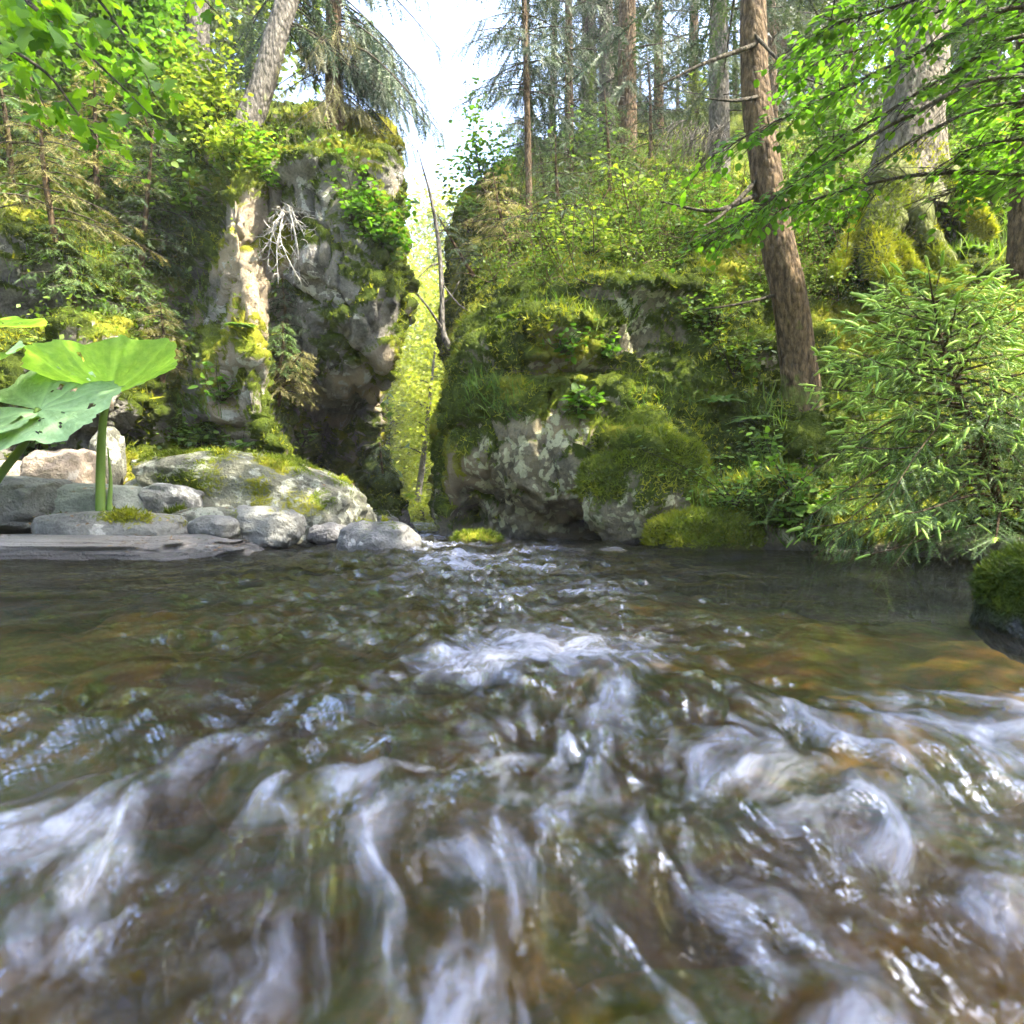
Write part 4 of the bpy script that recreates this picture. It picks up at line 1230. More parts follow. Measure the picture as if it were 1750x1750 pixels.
# ---- forest behind the left cliff
for k, px, d, s, lab in [(1, 338, 10.5, .95, "grey spruce standing upright left of the leaning trunk"), (0, 232, 13, .9, "spruce behind the maple branch on the left cliff top"), (1, 150, 12, .8, "slim spruce above the mossy left cliff"),
                         (2, 20, 8.5, .55, "small dark spruce at the left edge above the cliff"), (1, 430, 16, 1, "far spruce behind the leaning trunk"), (0, 60, 15, 1, "far spruce in the upper left corner"),
                         (1, 290, 19, 1, "distant spruce between the upright trunks on the left"), (0, -120, 10, .9, "spruce just outside the left edge on the slope"), (2, 520, 15, .8, "spruce behind the hanging boughs of the left cliff")]:
    place_tall(k, slope_base(px, d), lab, s)
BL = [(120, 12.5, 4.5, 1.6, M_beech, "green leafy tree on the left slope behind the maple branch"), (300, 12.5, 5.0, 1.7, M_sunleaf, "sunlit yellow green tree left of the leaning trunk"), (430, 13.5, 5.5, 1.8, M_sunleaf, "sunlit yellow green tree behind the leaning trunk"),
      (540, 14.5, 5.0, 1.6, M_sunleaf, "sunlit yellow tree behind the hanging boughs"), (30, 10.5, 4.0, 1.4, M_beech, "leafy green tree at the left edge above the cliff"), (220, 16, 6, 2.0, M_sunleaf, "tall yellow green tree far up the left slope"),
      (1420, 15, 5, 1.9, M_sunleaf, "sunlit tree far up the right slope behind the leafy branches"), (1560, 17, 6, 2.2, M_sunleaf, "bright yellow tree on the ridge behind the old tree"), (1700, 13.5, 5, 2.0, M_beech, "leafy green tree up the slope at the right edge"),
      (1290, 17, 5, 1.9, M_beech, "green leafy tree on the ridge behind the brown trunk")]
for px, d, H, r, mt, lab in BL:
    broadleaf("leafy_tree", slope_base(px, d), H, r, 5200, .18, mt, lab, cb=.12, clumps=60, group="leafy trees on the slopes")
for px, py, H, r, mt, lab in [(30, 235, 1.9, .8, M_beech, "bushy green tree on the rim of the left cliff at the picture edge"), (125, 235, 1.6, .75, M_olive, "olive bushy tree on the left rim below the maple tips"), (215, 245, 1.7, .7, M_beech, "bushy tree on the left rim halfway to the leaning trunk"), (290, 240, 1.0, .5, M_sunleaf, "yellow green bushy tree just left of the leaning trunk foot")]:
    broadleaf("bushy_tree", sbase(px, py), H, r, 4200, .075, mt, lab, cb=.05, clumps=50, group="bushy trees on the left rim", trunk_r=.03, loose=.26)
# ---- trees beyond the gorge
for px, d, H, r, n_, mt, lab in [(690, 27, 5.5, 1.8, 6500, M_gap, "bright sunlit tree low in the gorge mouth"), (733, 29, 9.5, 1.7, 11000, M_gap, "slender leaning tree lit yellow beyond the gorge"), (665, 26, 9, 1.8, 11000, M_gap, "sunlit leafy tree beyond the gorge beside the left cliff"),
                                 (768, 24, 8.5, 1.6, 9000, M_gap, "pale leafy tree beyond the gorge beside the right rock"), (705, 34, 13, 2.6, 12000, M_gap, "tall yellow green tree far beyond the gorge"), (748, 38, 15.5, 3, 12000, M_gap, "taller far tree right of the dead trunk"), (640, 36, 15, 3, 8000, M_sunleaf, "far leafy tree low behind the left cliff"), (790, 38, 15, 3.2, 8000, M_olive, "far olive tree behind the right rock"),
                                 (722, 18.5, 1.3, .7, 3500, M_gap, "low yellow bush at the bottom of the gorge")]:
    b_ = gbase(px, d)
    broadleaf("leafy_tree", b_, H, r, n_, .10 if d < 20 else (.15 if d < 30 else .20), mt, lab, cb=.03, clumps=110, group="leafy trees beyond the gorge", lean=(.9, 0) if px == 733 else (0, 0), trunk_r=.09, loose=.34)
broadleaf("leafy_tree", gbase(697, 20), 5.6, .8, 1600, .12, M_gap, "thin leaning trunk with sparse yellow leaves in the gorge gap", cb=.45, clumps=26, group="leafy trees beyond the gorge", lean=(.75, 0), trunk_r=.085, loose=.34)
for px, d, s, lab in [(700, 30, .95, "far spruce top rising in the gorge gap"), (745, 38, 1.3, "distant spruce beyond the gorge on the right"), (665, 40, 1.3, "distant spruce beyond the gorge on the left"), (718, 45, 1.2, "most distant spruce in the middle of the gorge gap")]:
    place_tall(2, gbase(px, d), lab, s, group="spruces beyond the gorge")

# ---- bare dead tree in the gap
pts = px_path([(775, 600, 7.3), (758, 570, 7.3), (755, 500, 7.35), (750, 420, 7.4), (737, 340, 7.4), (722, 285, 7.4), (714, 255, 7.4)])
t = thing("dead_tree", pts[0], "bare crooked dead tree leaning in the gorge gap", "dead tree")
mb = trunk_mesh(pts, [.045, .028, .025, .022, .015, .008, .003], 8, .12, 2, 40); mb.build("trunk", M_bark_g, t, True)
for pth, r0 in [([(714, 256, 7.4), (711, 270, 7.4), (712, 285, 7.4)], .006), ([(757, 565, 7.3), (735, 530, 7.2), (710, 500, 7.1), (685, 485, 7.0)], .016), ([(752, 450, 7.4), (735, 455, 7.3), (715, 475, 7.2)], .012), ([(752, 480, 7.4), (790, 525, 7.1), (840, 545, 6.9)], .008),
                ([(750, 400, 7.4), (765, 385, 7.4), (775, 362, 7.4)], .008), ([(742, 360, 7.4), (728, 362, 7.4), (718, 350, 7.4)], .006), ([(755, 520, 7.35), (772, 505, 7.3), (785, 480, 7.3)], .007)]:
    r_ = MB(); r_.tube(crom(px_path(pth), 8), np.linspace(r0, r0 * .4, 8), 5); r_.build("branch", M_bark_g, t)
for a in ((785, 615), (800, 590), (748, 605)):
    r_ = MB(); e = surf(*a)[0]; r_.tube(crom([pts[0] + (0, 0, .04), (pts[0] + e) / 2, e], 8), np.linspace(.04, .015, 8), 6); set_moss(r_.build("root", M_root, t), lambda c: np.full(len(c), .6))

# ---- bleached dead branches hanging on the left cliff
t = thing("dead_branch", P(500, 480, 6.0), "bleached white tangle of dead branches on the left cliff", "dead branch")
hub = surf(500, 370)[0] + np.array([0, -.12, .0])
ends = [(500, 352), (470, 420), (448, 438), (455, 470), (480, 480), (497, 482), (510, 478), (520, 488), (535, 472), (540, 440), (548, 412), (530, 400), (440, 400), (525, 375), (465, 370), (505, 450)]
for ex, ey in ends:
    e = P(ex + rs(-8, 8), ey + rs(-8, 8), hub[1] - rs(-.05, .30)); mid = (hub + e) / 2 + rng.normal(size=3) * .07
    r_ = MB(); pth = crom([hub + rng.normal(size=3) * .02, mid, e], 10); r_.tube(pth, np.linspace(.009, .003, 10), 5)
    for j in range(10):
        k = int(rs(2, 9)); q = pth[k] + nrm(rng.normal(size=3) + nrm(e - hub)) * rs(.05, .14)
        r_.tube(crom([pth[k], (pth[k] + q) / 2 + rng.normal(size=3) * .01, q], 5), np.linspace(.005, .002, 5), 4)
    r_.build("twig", M_dead, t)

# ------------------------------------------------------------------ small spruces and shrubs on the rocks
def small_spruce(base, top, rad, nb, label, mat=M_needle, twig=.16, droop=.5, hang=.6, tmpl=T_TWIG_MID, group="small spruces on the rocks", bare=.1, shoots=None):
    base = np.asarray(base, float); top = np.asarray(top, float)
    t = thing("small_spruce", base, label, "spruce", group)
    H = np.linalg.norm(top - base)
    trunk_mesh([base - (0, 0, .08), (base + top) / 2 + rng.normal(size=3) * .02, top], [.012 + .016 * H, .009 + .01 * H, .003], 7, .06, 1, 12).build("trunk", M_bark, t)
    ne, wo = MB(), MB()
    for i in range(nb):
        k = bare + (1 - bare) * (i + rs(0, 1)) / nb; a = i * 2.4 + rs(-.3, .3)
        l = rad * (1.05 - k) ** .8 * rs(.7, 1.15) + .03
        spruce_branch(ne, wo, base + (top - base) * k, (math.cos(a), math.sin(a), .15), l, droop, twig * (1.1 - .5 * k), int(8 + 12 * l), tmpl, hang, .004 + .006 * l)
    tag(wo.build("limbs", M_twig, t), kind="stuff"); ne.build("crown", mat, t)
    return t


for (bx_, by_, h, lean, rad, nb, mat, lab) in [
    (95, 400, .95, -.1, .8, 34, M_needle_tan, "drooping olive spruce on the ledge at the far left"),
    (20, 330, 1.1, -.1, .8, 34, M_needle_y, "green drooping spruce at the left edge below the maple leaves"),
    (235, 470, 1.2, .0, .62, 34, M_needle, "dark spruce with a mossy bare stem in the left gully"),
    (280, 640, .55, .05, .45, 26, M_needle_tan, "grey green spruce low in the left gully beside the sunlit rib"),
    (255, 560, .6, -.05, .5, 26, M_needle_y, "small green spruce in the middle of the left gully"),
    (475, 640, .42, .0, .26, 24, M_needle_y, "bright small spruce on the sunlit rib of the left cliff"),
    (500, 590, .55, .05, .34, 26, M_needle, "dark small spruce right of the sunlit rib"),
    (470, 680, .35, .1, .34, 22, M_needle_tan, "dry little spruce hanging over the hollow in the left cliff"),
    (130, 520, .6, -.05, .55, 26, M_needle_y, "leafy green little spruce under the olive one at the left"),
    (60, 300, .9, .0, .75, 34, M_needle, "dark drooping spruce under the left rim beside the picture edge"),
    (165, 330, 1.0, .05, .7, 34, M_needle_tan, "olive drooping spruce under the left rim in front of the gully"),
    (300, 330, .8, .0, .55, 30, M_needle_y, "green drooping spruce under the rim just left of the rib"),
    (935, 340, .6, -.15, .45, 26, M_needle_y, "fresh green little spruce on the skyline of the right bank"),
    (870, 430, .8, -.1, .7, 34, M_needle_tan, "grey drooping spruce over the gorge side of the right bank"),
    (960, 400, .9, -.05, .8, 36, M_needle, "wide drooping spruce in the middle of the right bank top"),
    (1040, 330, 1.1, .0, .8, 34, M_needle_y, "olive spruce under the trunk trio on the right bank"),
    (1110, 270, 1.2, .0, .8, 34, M_needle, "dark green spruce sapling below the grey trunk"),
    (820, 470, .6, -.2, .5, 26, M_needle, "blue green little spruce against the dark gorge rock"),
    (1440, 300, .9, 0, .6, 28, M_needle_y, "green little spruce left of the old tree roots"),
    (655, 830, .40, .0, .18, 18, M_needle, "tiny dark spruce at the foot of the gorge"),
]:
    b_, n_ = surf(bx_, by_)
    b_ = b_ + n_ * .02
    out = np.array([n_[0] * .25 + lean, -.22, h])
    small_spruce(b_, b_ + out, rad, nb, lab, mat)


def shrub(px, py, H, r, nleaf, leaf, mat, label, tmpl=T_OVAL, clumps=16, up=None, group="shrubs and herbs on the rocks", name="shrub", cat="shrub", off=.0):
    b_, n_ = surf(px, py)
    b_ = b_ + n_ * off
    top = b_ + np.array([n_[0] * .3 * H, -.25 * H, H * .8]) if up is None else b_ + np.asarray(up, float)
    t = thing(name, b_, label, cat, group)
    le, wo = MB(), MB()
    for i in range(clumps):
        e = top + rng.normal(size=3) * r * np.array([.55, .45, .4])
        pts_ = crom([b_, (b_ + e) / 2 + rng.normal(size=3) * r * .12, e], 7)
        wo.tube(pts_, np.linspace(.004 + .004 * H, .0015, 7), 3)
        n = nleaf // clumps; tt = rs(.35, 1.05, n)
        k = np.clip((tt * 6).astype(int), 0, 5)
        pp = pts_[k] + (pts_[k + 1] - pts_[k]) * (tt * 6 - k)[:, None]
        d = nrm(rng.normal(size=(n, 3)) * np.array([1, 1, .25]) + np.array([0, -.15, -.12]))
        pp = pp + d * .01 + rng.normal(size=(n, 3)) * r * .12
        le.scatter(tmpl, pp, basis(d, nrm(np.array([0, -.15, 1.0]) + rng.normal(size=(n, 3)) * .35)), leaf * rs(.7, 1.25, n))
    wo.build("stems", M_twig, t); le.build("leaves", mat, t)
    return t


for a in [
    (645, 430, .35, .35, 620, .06, M_beech, "leafy green shrub on the right edge of the left cliff"),
    (600, 380, .25, .25, 300, .055, M_beech, "small leafy shrub above the shrub on the cliff edge"),
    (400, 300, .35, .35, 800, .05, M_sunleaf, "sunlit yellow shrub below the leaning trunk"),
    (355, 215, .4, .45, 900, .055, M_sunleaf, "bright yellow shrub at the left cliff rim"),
    (460, 310, .3, .3, 420, .06, M_beech, "pale green shrub on the rim right of the leaning trunk"),
    (200, 330, .4, .45, 700, .055, M_beech, "green shrub under the tips of the maple branch"),
    (330, 370, .3, .3, 260, .07, M_olive, "olive shrub high on the sunlit rib"),
    (385, 690, .2, .16, 90, .08, M_beech, "blue green broad leaved herb at the foot of the sunlit rib"),
    (520, 760, .15, .13, 40, .07, M_fern, "few pale leaves hanging in front of the dark hollow"),
    (345, 770, .2, .3, 420, .05, M_fern, "low leafy herbs below the left gully"),
    (420, 800, .2, .3, 380, .05, M_fern, "low leafy herbs above the lichen slab"),
    (985, 710, .2, .14, 90, .075, M_beech, "dark green herb growing from the lichened right rock face"),
    (960, 605, .15, .16, 110, .06, M_beech, "row of small herbs under the mossy brow left end"),
    (1030, 615, .14, .14, 90, .06, M_beech, "row of small herbs under the mossy brow right end"),
    (1190, 200, .7, .35, 320, .10, M_sunleaf, "yellow leaved shrub left of the grey trunk"),
    (830, 330, .9, .55, 620, .075, M_beech, "airy leafy sapling against the sky on the right gorge rock"),
    (800, 400, .6, .4, 380, .07, M_olive, "thin leafed sapling at the gap side of the dark rock"),
    (1010, 280, .5, .5, 460, .085, M_fern, "pale green shrub in front of the trunk trio"),
    (1100, 380, .35, .5, 520, .06, M_sunleaf, "sunlit golden shrub on the right bank top"),
    (1010, 440, .3, .5, 520, .055, M_sunleaf, "low golden bush at the front edge of the right bank top"),
    (1230, 420, .4, .5, 480, .07, M_beech, "green shrub left of the bend in the brown trunk"),
    (1430, 420, .4, .45, 480, .07, M_beech, "green shrub between the brown trunk and the mossy roots"),
    (1700, 330, .5, .6, 640, .08, M_beech, "green shrub right of the old tree"),
    (1640, 250, .6, .6, 640, .09, M_beech, "leafy green shrub behind the old tree on its right"),
    (1420, 250, .7, .6, 640, .09, M_beech, "leafy green shrub behind the old tree on its left"),
    (1220, 560, .25, .3, 380, .045, M_fern, "low leafy plants on the bank left of the brown trunk"),
    (1250, 640, .25, .28, 340, .045, M_olive, "olive creeping plants beside the brown trunk"),
    (1300, 790, .25, .25, 300, .05, M_fern, "green plants at the foot of the brown trunk"),
    (1250, 860, .15, .3, 420, .035, M_fern, "low leafy plants on the moss bank by the water"),
    (1360, 860, .2, .25, 300, .045, M_beech, "dark green herbs between the moss bank and the young spruce"),
    (60, 780, .3, .3, 240, .07, M_fern, "green herbs behind the tan boulder at the left"),
]:
    shrub(*a)

# ---- ferns
def fern(px, py, L, nf, label, out=None):
    b_, n_ = surf(px, py)
    t = thing("fern", b_, label, "fern", "ferns on the rocks and the bank")
    for i in range(nf):
        a = i / nf * 6.28 + rs(-.3, .3)
        dv = nrm(np.array([math.cos(a), math.sin(a) * .8 - .2, .65]) + n_ * .3)
        pts_ = branch_points(b_, dv, L * rs(.8, 1.15), .55, 12)
        mb_ = MB(); mb_.tube(pts_, np.linspace(.003, .001, 12), 3, .3)
        tan = nrm(np.gradient(pts_, axis=0)); sd = nrm(np.cross(tan, (0, 0, 1.0)))
        for s_ in (-1, 1):
            idx = np.repeat(np.arange(1, 12), 2); f = np.tile([0, .5], 11)[:, None]
            nx_ = np.clip(idx + 1, 0, 11); pp = pts_[idx] * (1 - f) + pts_[nx_] * f
            k = idx / 11
            d = nrm(sd[idx] * s_ + tan[idx] * .45 + np.array([0, 0, -.15]))
            mb_.scatter(T_DIA, pp, basis(d, np.cross(sd[idx], tan[idx])), L * .30 * np.sin(np.clip(1 - k * .85, 0, 1) * 1.9) * .9 + .01, nonuni=np.tile([.55, 1, 1], (len(pp), 1)))
        mb_.build("frond", M_fern, t)


for a in [(300, 440, .3, 8, "fern in the left gully beside the dark spruce"), (370, 760, .22, 8, "fern at the foot of the sunlit rib"), (440, 760, .2, 7, "fern above the lichen slab"), (1320, 900, .25, 8, "fern at the water's edge in front of the bright grass bank"),
          (1210, 790, .22, 8, "fern right of the golden moss crest"), (1180, 770, .18, 7, "small fern on the golden moss crest"), (1290, 720, .25, 8, "fern left of the brown trunk foot"), (880, 545, .18, 7, "fern on the moss brow nearest the gorge"),
          (1230, 690, .2, 7, "fern on the mossy wall left of the brown trunk"), (1660, 440, .3, 8, "fern under the right hand root of the old tree"), (1390, 870, .25, 8, "fern between the grass bank and the young spruce"), (410, 560, .16, 6, "small fern on the sunlit rib")]:
    fern(*a)

# ---- tangle of undergrowth on both slopes (uncountable)
le, wo = MB(), MB()
for (px, py, r, n, sz) in [(1050, 300, (180, 120), 8200, .034), (1000, 440, (160, 60), 4600, .028), (1250, 350, (180, 90), 5600, .036), (1500, 330, (200, 90), 5000, .042), (1700, 250, (120, 120), 4200, .05), (1400, 480, (120, 50), 2400, .032)]:
    p, nn = region(px, py, r, n, 6)
    if len(p) == 0: continue
    p = p + nn * rs(0, .28, n)[:, None] + np.array([0, 0, 1]) * rs(0, .12, n)[:, None]
    d = nrm(rng.normal(size=(n, 3)) * np.array([1, 1, .4]))
    le.scatter(T_DIA, p, basis(d, nrm(np.array([0, 0, 1.0]) + rng.normal(size=(n, 3)) * .5)), sz * rs(.6, 1.4, n))
    for j in range(n // 36):
        e = p[j] + nrm(rng.normal(size=3) + np.array([0, 0, .8])) * rs(.15, .6)
        wo.tube(crom([p[j] - nn[j] * .15, (p[j] + e) / 2 + rng.normal(size=3) * .05, e], 5), np.linspace(.005, .002, 5), 3)
tag(le.build("undergrowth", M_olive), "olive undergrowth leaves covering the right slope", "undergrowth", kind="stuff")
tag(wo.build("brushwood", M_bark), "thin bare stems among the undergrowth of the right slope", "brushwood", kind="stuff")
le = MB()
for (px, py, r, n, sz) in [(100, 300, (150, 60), 2600, .05), (330, 260, (90, 40), 2200, .05), (200, 470, (150, 150), 2600, .045), (520, 260, (90, 40), 700, .04), (420, 400, (50, 120), 120, .035)]:
    p, nn = region(px, py, r, n, 3)
    if len(p) == 0: continue
    p = p + nn * rs(0, .2, n)[:, None]
    d = nrm(rng.normal(size=(n, 3)) * np.array([1, 1, .5]) + (0, 0, -.3))
    le.scatter(T_DIA, p, basis(d, nrm(np.array([0, -.2, 1.0]) + rng.normal(size=(n, 3)) * .5)), sz * rs(.6, 1.4, n))
tag(le.build("undergrowth", M_olive), "olive undergrowth leaves clinging to the left cliff and its rim", "undergrowth", kind="stuff")

# ------------------------------------------------------------------ leaf objects that share mesh data
def leaf_meshes(name, tmpl, mat, k=6):
    out = []
    for i in range(k):
        me = make_mesh(name, tmpl[0] * np.array([rs(.9, 1.1), 1, rs(.5, 1.6)]), tmpl[1], {"rnd": np.full(len(tmpl[0]), (i + .5) / k)})
        me.materials.append(mat); out.append(me)
    return out


def place_leaves(t, name, meshes, pos, B_, sc, limit, mat, tmpl):
    """the leaves showing largest become objects, the rest one part of kind stuff"""
    vis = sc / np.maximum(pos[:, 1], .3)
    px = 875 + pos[:, 0] / pos[:, 1] * FPX; py = 875 - (pos[:, 2] - CAM_Z) / pos[:, 1] * FPX
    vis = np.where((px > -20) & (px < 1770) & (py > -20), vis, 0)
    order = np.argsort(-vis)
    for j in order[:limit]:
        M = Matrix([[*(B_[j][r] * sc[j]), pos[j][r]] for r in range(3)] + [[0, 0, 0, 1]])
        share(name, meshes[j % len(meshes)], M, t)
    rest = order[limit:]
    if len(rest):
        mb_ = MB(); mb_.scatter(tmpl, pos[rest], B_[rest], sc[rest]); mb_.build("foliage", mat, t)["kind"] = "stuff"


# ---- maple branch, upper left
t = thing("maple_tree", P(-330, 900, 3.4), "maple reaching bright green lobed leaves in from the upper left corner", "tree")
trunk_mesh(px_path([(-330, 930, 3.4), (-330, 400, 3.4), (-300, -100, 3.4), (-280, -500, 3.5)]), [.1, .08, .07, .04], 10, .08, 3, 20).build("trunk", M_bark_g, t)
LP, LD, LS = [], [], []
for pth in [[(-310, 100, 3.4), (-100, 40, 3.2), (60, 110, 3.0), (130, 190, 2.95), (170, 240, 2.9)], [(-305, -60, 3.4), (-50, -60, 3.2), (90, 40, 3.1), (190, 130, 3.0), (275, 215, 2.95)], [(-300, -120, 3.4), (-60, -80, 3.0), (40, 0, 2.8), (100, 50, 2.75)],
            [(-305, 0, 3.4), (-100, 20, 3.2), (20, 90, 3.1), (60, 150, 3.05), (80, 190, 3.0)], [(-300, -200, 3.4), (0, -140, 3.3), (150, -20, 3.2), (230, 90, 3.15), (262, 160, 3.1)], [(-300, -300, 3.4), (100, -160, 3.5), (280, -60, 3.6), (390, 40, 3.7)]]:
    pw = crom(px_path(pth), 40); r_ = MB(); r_.tube(pw, np.linspace(.012, .002, 40), 5); r_.build("branch", M_twig, t)
    for k in range(12, 40):
        for s_ in (-1, 1):
            if rng.random() < .22: continue
            q = pw[k] + np.array([rs(-.1, .1), rs(-.1, .1), rs(-.07, .05)])
            LP.append(q); LD.append(nrm(np.array([rs(-.3, .9), rs(-.6, .3), rs(-.9, -.1)]))); LS.append(rs(.045, .08))
for i in range(40):
    LP.append(P(rs(0, 110), rs(-10, 60), rs(2.5, 2.8))); LD.append(nrm(np.array([rs(-.3, .9), rs(-.6, .3), rs(-.8, 0)]))); LS.append(rs(.06, .09))
LP = np.array(LP); LD = np.array(LD); LS = np.array(LS)
LB = basis(LD, nrm(np.array([0, .25, 1.0]) + rng.normal(size=LP.shape) * .3))
place_leaves(t, "leaf", leaf_meshes("maple_leaf", T_MAPLE, M_maple), LP, LB, LS, 290, M_maple, T_MAPLE)

# ---- beech boughs, upper right
t = thing("beech_tree", P(2150, 940, 4.2), "beech spreading layered green leaves in from the upper right, plus unseen crown added for shade", "tree")
trunk_mesh(px_path([(2150, 980, 4.2), (2140, 500, 4.2), (2120, 0, 4.3), (2100, -500, 4.4)]), [.14, .12, .1, .05], 12, .05, 3, 20).build("trunk", M_bark_g, t)
le = MB()  # unseen leaf canopy, added out of view to shade the foreground stream
for i in range(185):
    c_ = np.array([3.7, 0.5, 7.2]) + nrm(rng.normal(size=3)) * rng.random() ** .4 * np.array([2.6, 3.3, 2.7]); n = 60
    le.scatter(T_DIA, c_ + rng.normal(size=(n, 3)) * np.array([.4, .4, .12]), basis(rand_dirs(n) * np.array([1, 1, .4]), nrm(np.array([0, 0, 1.0]) + rng.normal(size=(n, 3)) * .4)), rs(.12, .20, n))
le.build("crown", M_beech, t)["kind"] = "stuff"
LP, LD, LS = [], [], []
for pth in [[(2130, 60, 4.2), (1760, 10, 4.0), (1560, 95, 3.9), (1400, 170, 3.8), (1230, 255, 3.7)], [(2130, 150, 4.2), (1780, 60, 4.2), (1620, 130, 4.2), (1500, 200, 4.1), (1400, 250, 4.1)], [(2120, 0, 4.3), (1800, -40, 4.4), (1600, 20, 4.4), (1480, 80, 4.4), (1360, 110, 4.4)],
            [(2140, 300, 4.2), (1850, 190, 4.5), (1700, 180, 4.5), (1560, 240, 4.5), (1440, 330, 4.4)], [(2140, 260, 4.2), (1850, 240, 4.0), (1720, 240, 3.9), (1640, 260, 3.9)], [(2140, 200, 4.2), (1750, 130, 3.9), (1550, 200, 3.8), (1380, 300, 3.8), (1270, 370, 3.8)],
            [(2140, 350, 4.2), (1850, 280, 4.3), (1700, 300, 4.4), (1600, 340, 4.6)], [(2120, -60, 4.3), (1850, -90, 4.0), (1650, -30, 3.9), (1500, 20, 3.9), (1420, 40, 3.9)], [(2140, 120, 4.2), (1900, 100, 4.8), (1760, 120, 5.0), (1640, 160, 5.0)],
            [(2140, 330, 4.2), (1800, 300, 3.8), (1560, 300, 4.2), (1360, 350, 4.4), (1210, 400, 4.5)], [(2120, -100, 4.3), (1900, -60, 4.6), (1750, 30, 4.6), (1690, 60, 4.6)]]:
    pw = crom(px_path(pth), 50); r_ = MB(); r_.tube(pw, np.linspace(.018, .003, 50), 6)
    for k in range(12, 50):
        tn = nrm(pw[min(k + 1, 49)] - pw[k - 1]); sd = nrm(np.cross(tn, (0, 0, 1.0)))
        for s_ in (-1, 1):
            if rng.random() < .25: continue
            e = pw[k] + (sd * s_ * rs(.5, 1) + tn * rs(.2, .8)) * rs(.15, .45) + np.array([0, 0, -rs(0, .12)])
            tw = crom([pw[k], (pw[k] + e) / 2 + (0, 0, .02), e], 6); r_.tube(tw, np.linspace(.004, .0012, 6), 3)
            for j in range(10):
                q = tw[min(5, 1 + j // 2)] if j < 9 else tw[5]
                td = nrm(tw[5] - tw[0]); l_ = nrm(np.cross(td, (0, 0, 1.0)))
                LP.append(q + rng.normal(size=3) * .012); LD.append(nrm(td * .7 + l_ * (1 if j % 2 else -1) * rs(.4, 1) + (0, 0, -rs(0, .3)))); LS.append(rs(.034, .064))
    r_.build("branch", M_twig, t)
LP = np.array(LP); LD = np.array(LD); LS = np.array(LS)
lpx = 875 + LP[:, 0] / LP[:, 1] * FPX; lpy = 875 - (LP[:, 2] - CAM_Z) / LP[:, 1] * FPX
keep = ~((lpx > 1470) & (lpx < 1640) & (lpy > 170) & (lpy < 480) & (rng.random(len(LP)) < .85)) & ~((lpx > 1180) & (lpx < 1330) & (lpy > 40) & (rng.random(len(LP)) < .35))
LP, LD, LS = LP[keep], LD[keep], LS[keep]
LB = basis(LD, nrm(np.array([0, -.05, 1.0]) + rng.normal(size=LP.shape) * .22))
place_leaves(t, "leaf", leaf_meshes("beech_leaf", T_OVAL, M_beech), LP, LB, LS, 295, M_beech, T_OVAL)

# ------------------------------------------------------------------ young spruce with fresh shoots (right)
pts = px_path([(1725, 945, 3.45), (1690, 800, 3.4), (1645, 685, 3.35), (1612, 590, 3.3), (1592, 500, 3.28)])
t = thing("young_spruce", pts[0], "young spruce full of pale fresh shoots leaning over the stream on the right", "spruce")
trunk_mesh(pts, [.022, .018, .012, .009, .004], 8, .05, 1, 30).build("trunk", M_bark, t)
tp = crom(pts, 100)
TP, TD, TL = [], [], []
for i in range(84):
    k = .03 + .95 * (i + .5) / 84
    o_ = tp[int(k * 99)]; a = i * 2.39996 + rs(-.25, .25)
    L_ = (.82 * (1.04 - k) ** .62 * rs(.75, 1.1)) + .05
    dv = nrm(np.array([math.cos(a), math.sin(a) * .8, .12 + .28 * k]))
    br, ne = MB(), MB()
    pw, ends, dd, ll = spruce_branch(ne, br, o_, dv, L_, .42 * (1.1 - k), .17 * (.5 + L_), int(10 + 26 * L_), T_TWIG_FINE, .45, .004 + .006 * L_, .9, .12, True)
    ob = br.build("branch", M_bark, t); ne.build("needles", M_needle_y, ob)
    pw2 = np.repeat(pw[1:], 4, 0); n2 = len(pw2)
    tn = np.repeat(nrm(np.gradient(pw, axis=0))[1:], 4, 0)
    if k > .12:
        for j in range(len(ends)):
            TP.append(ends[j]); TD.append(nrm(dd[j] + rng.normal(size=3) * .55 + (0, 0, rs(-.35, .2)))); TL.append(rs(.03, .072))
            if rng.random() < .7:
                q = ends[j] - dd[j] * ll[j] * rs(.3, .7); sdv = np.cross(dd[j], (0, 0, 1.0)) * (1 if rng.random() < .5 else -1)
                TP.append(q + sdv * .02); TD.append(nrm(dd[j] * .6 + sdv * .8 + (0, 0, rs(-.3, .2)))); TL.append(rs(.025, .05))
    TP.append(pw[-1]); TD.append(nrm(pw[-1] - pw[-2])); TL.append(.085)
for i in range(34):
    o_ = tp[int(rs(8, 60))]; a = rs(0, 6.28); L_ = rs(.4, .95)
    br, ne = MB(), MB()
    spruce_branch(ne, br, o_, (math.cos(a), math.sin(a) * .8, -.05), L_, .55, .2, int(18 + 22 * L_), T_TWIG_FINE, .9, .006, .9, .05, True)
    ob = br.build("branch", M_bark, t); ne.build("needles", M_needle_y, ob)
for j in range(60):      # shoots round the leader
    k = rs(.8, 1.0); q = tp[int(k * 99)]; a = rs(0, 6.28)
    TP.append(q + np.array([math.cos(a), math.sin(a), 0]) * .02); TD.append(nrm(np.array([math.cos(a), math.sin(a), .5]))); TL.append(rs(.05, .08))
TP = np.array(TP); TD = np.array(TD); TL = np.array(TL)


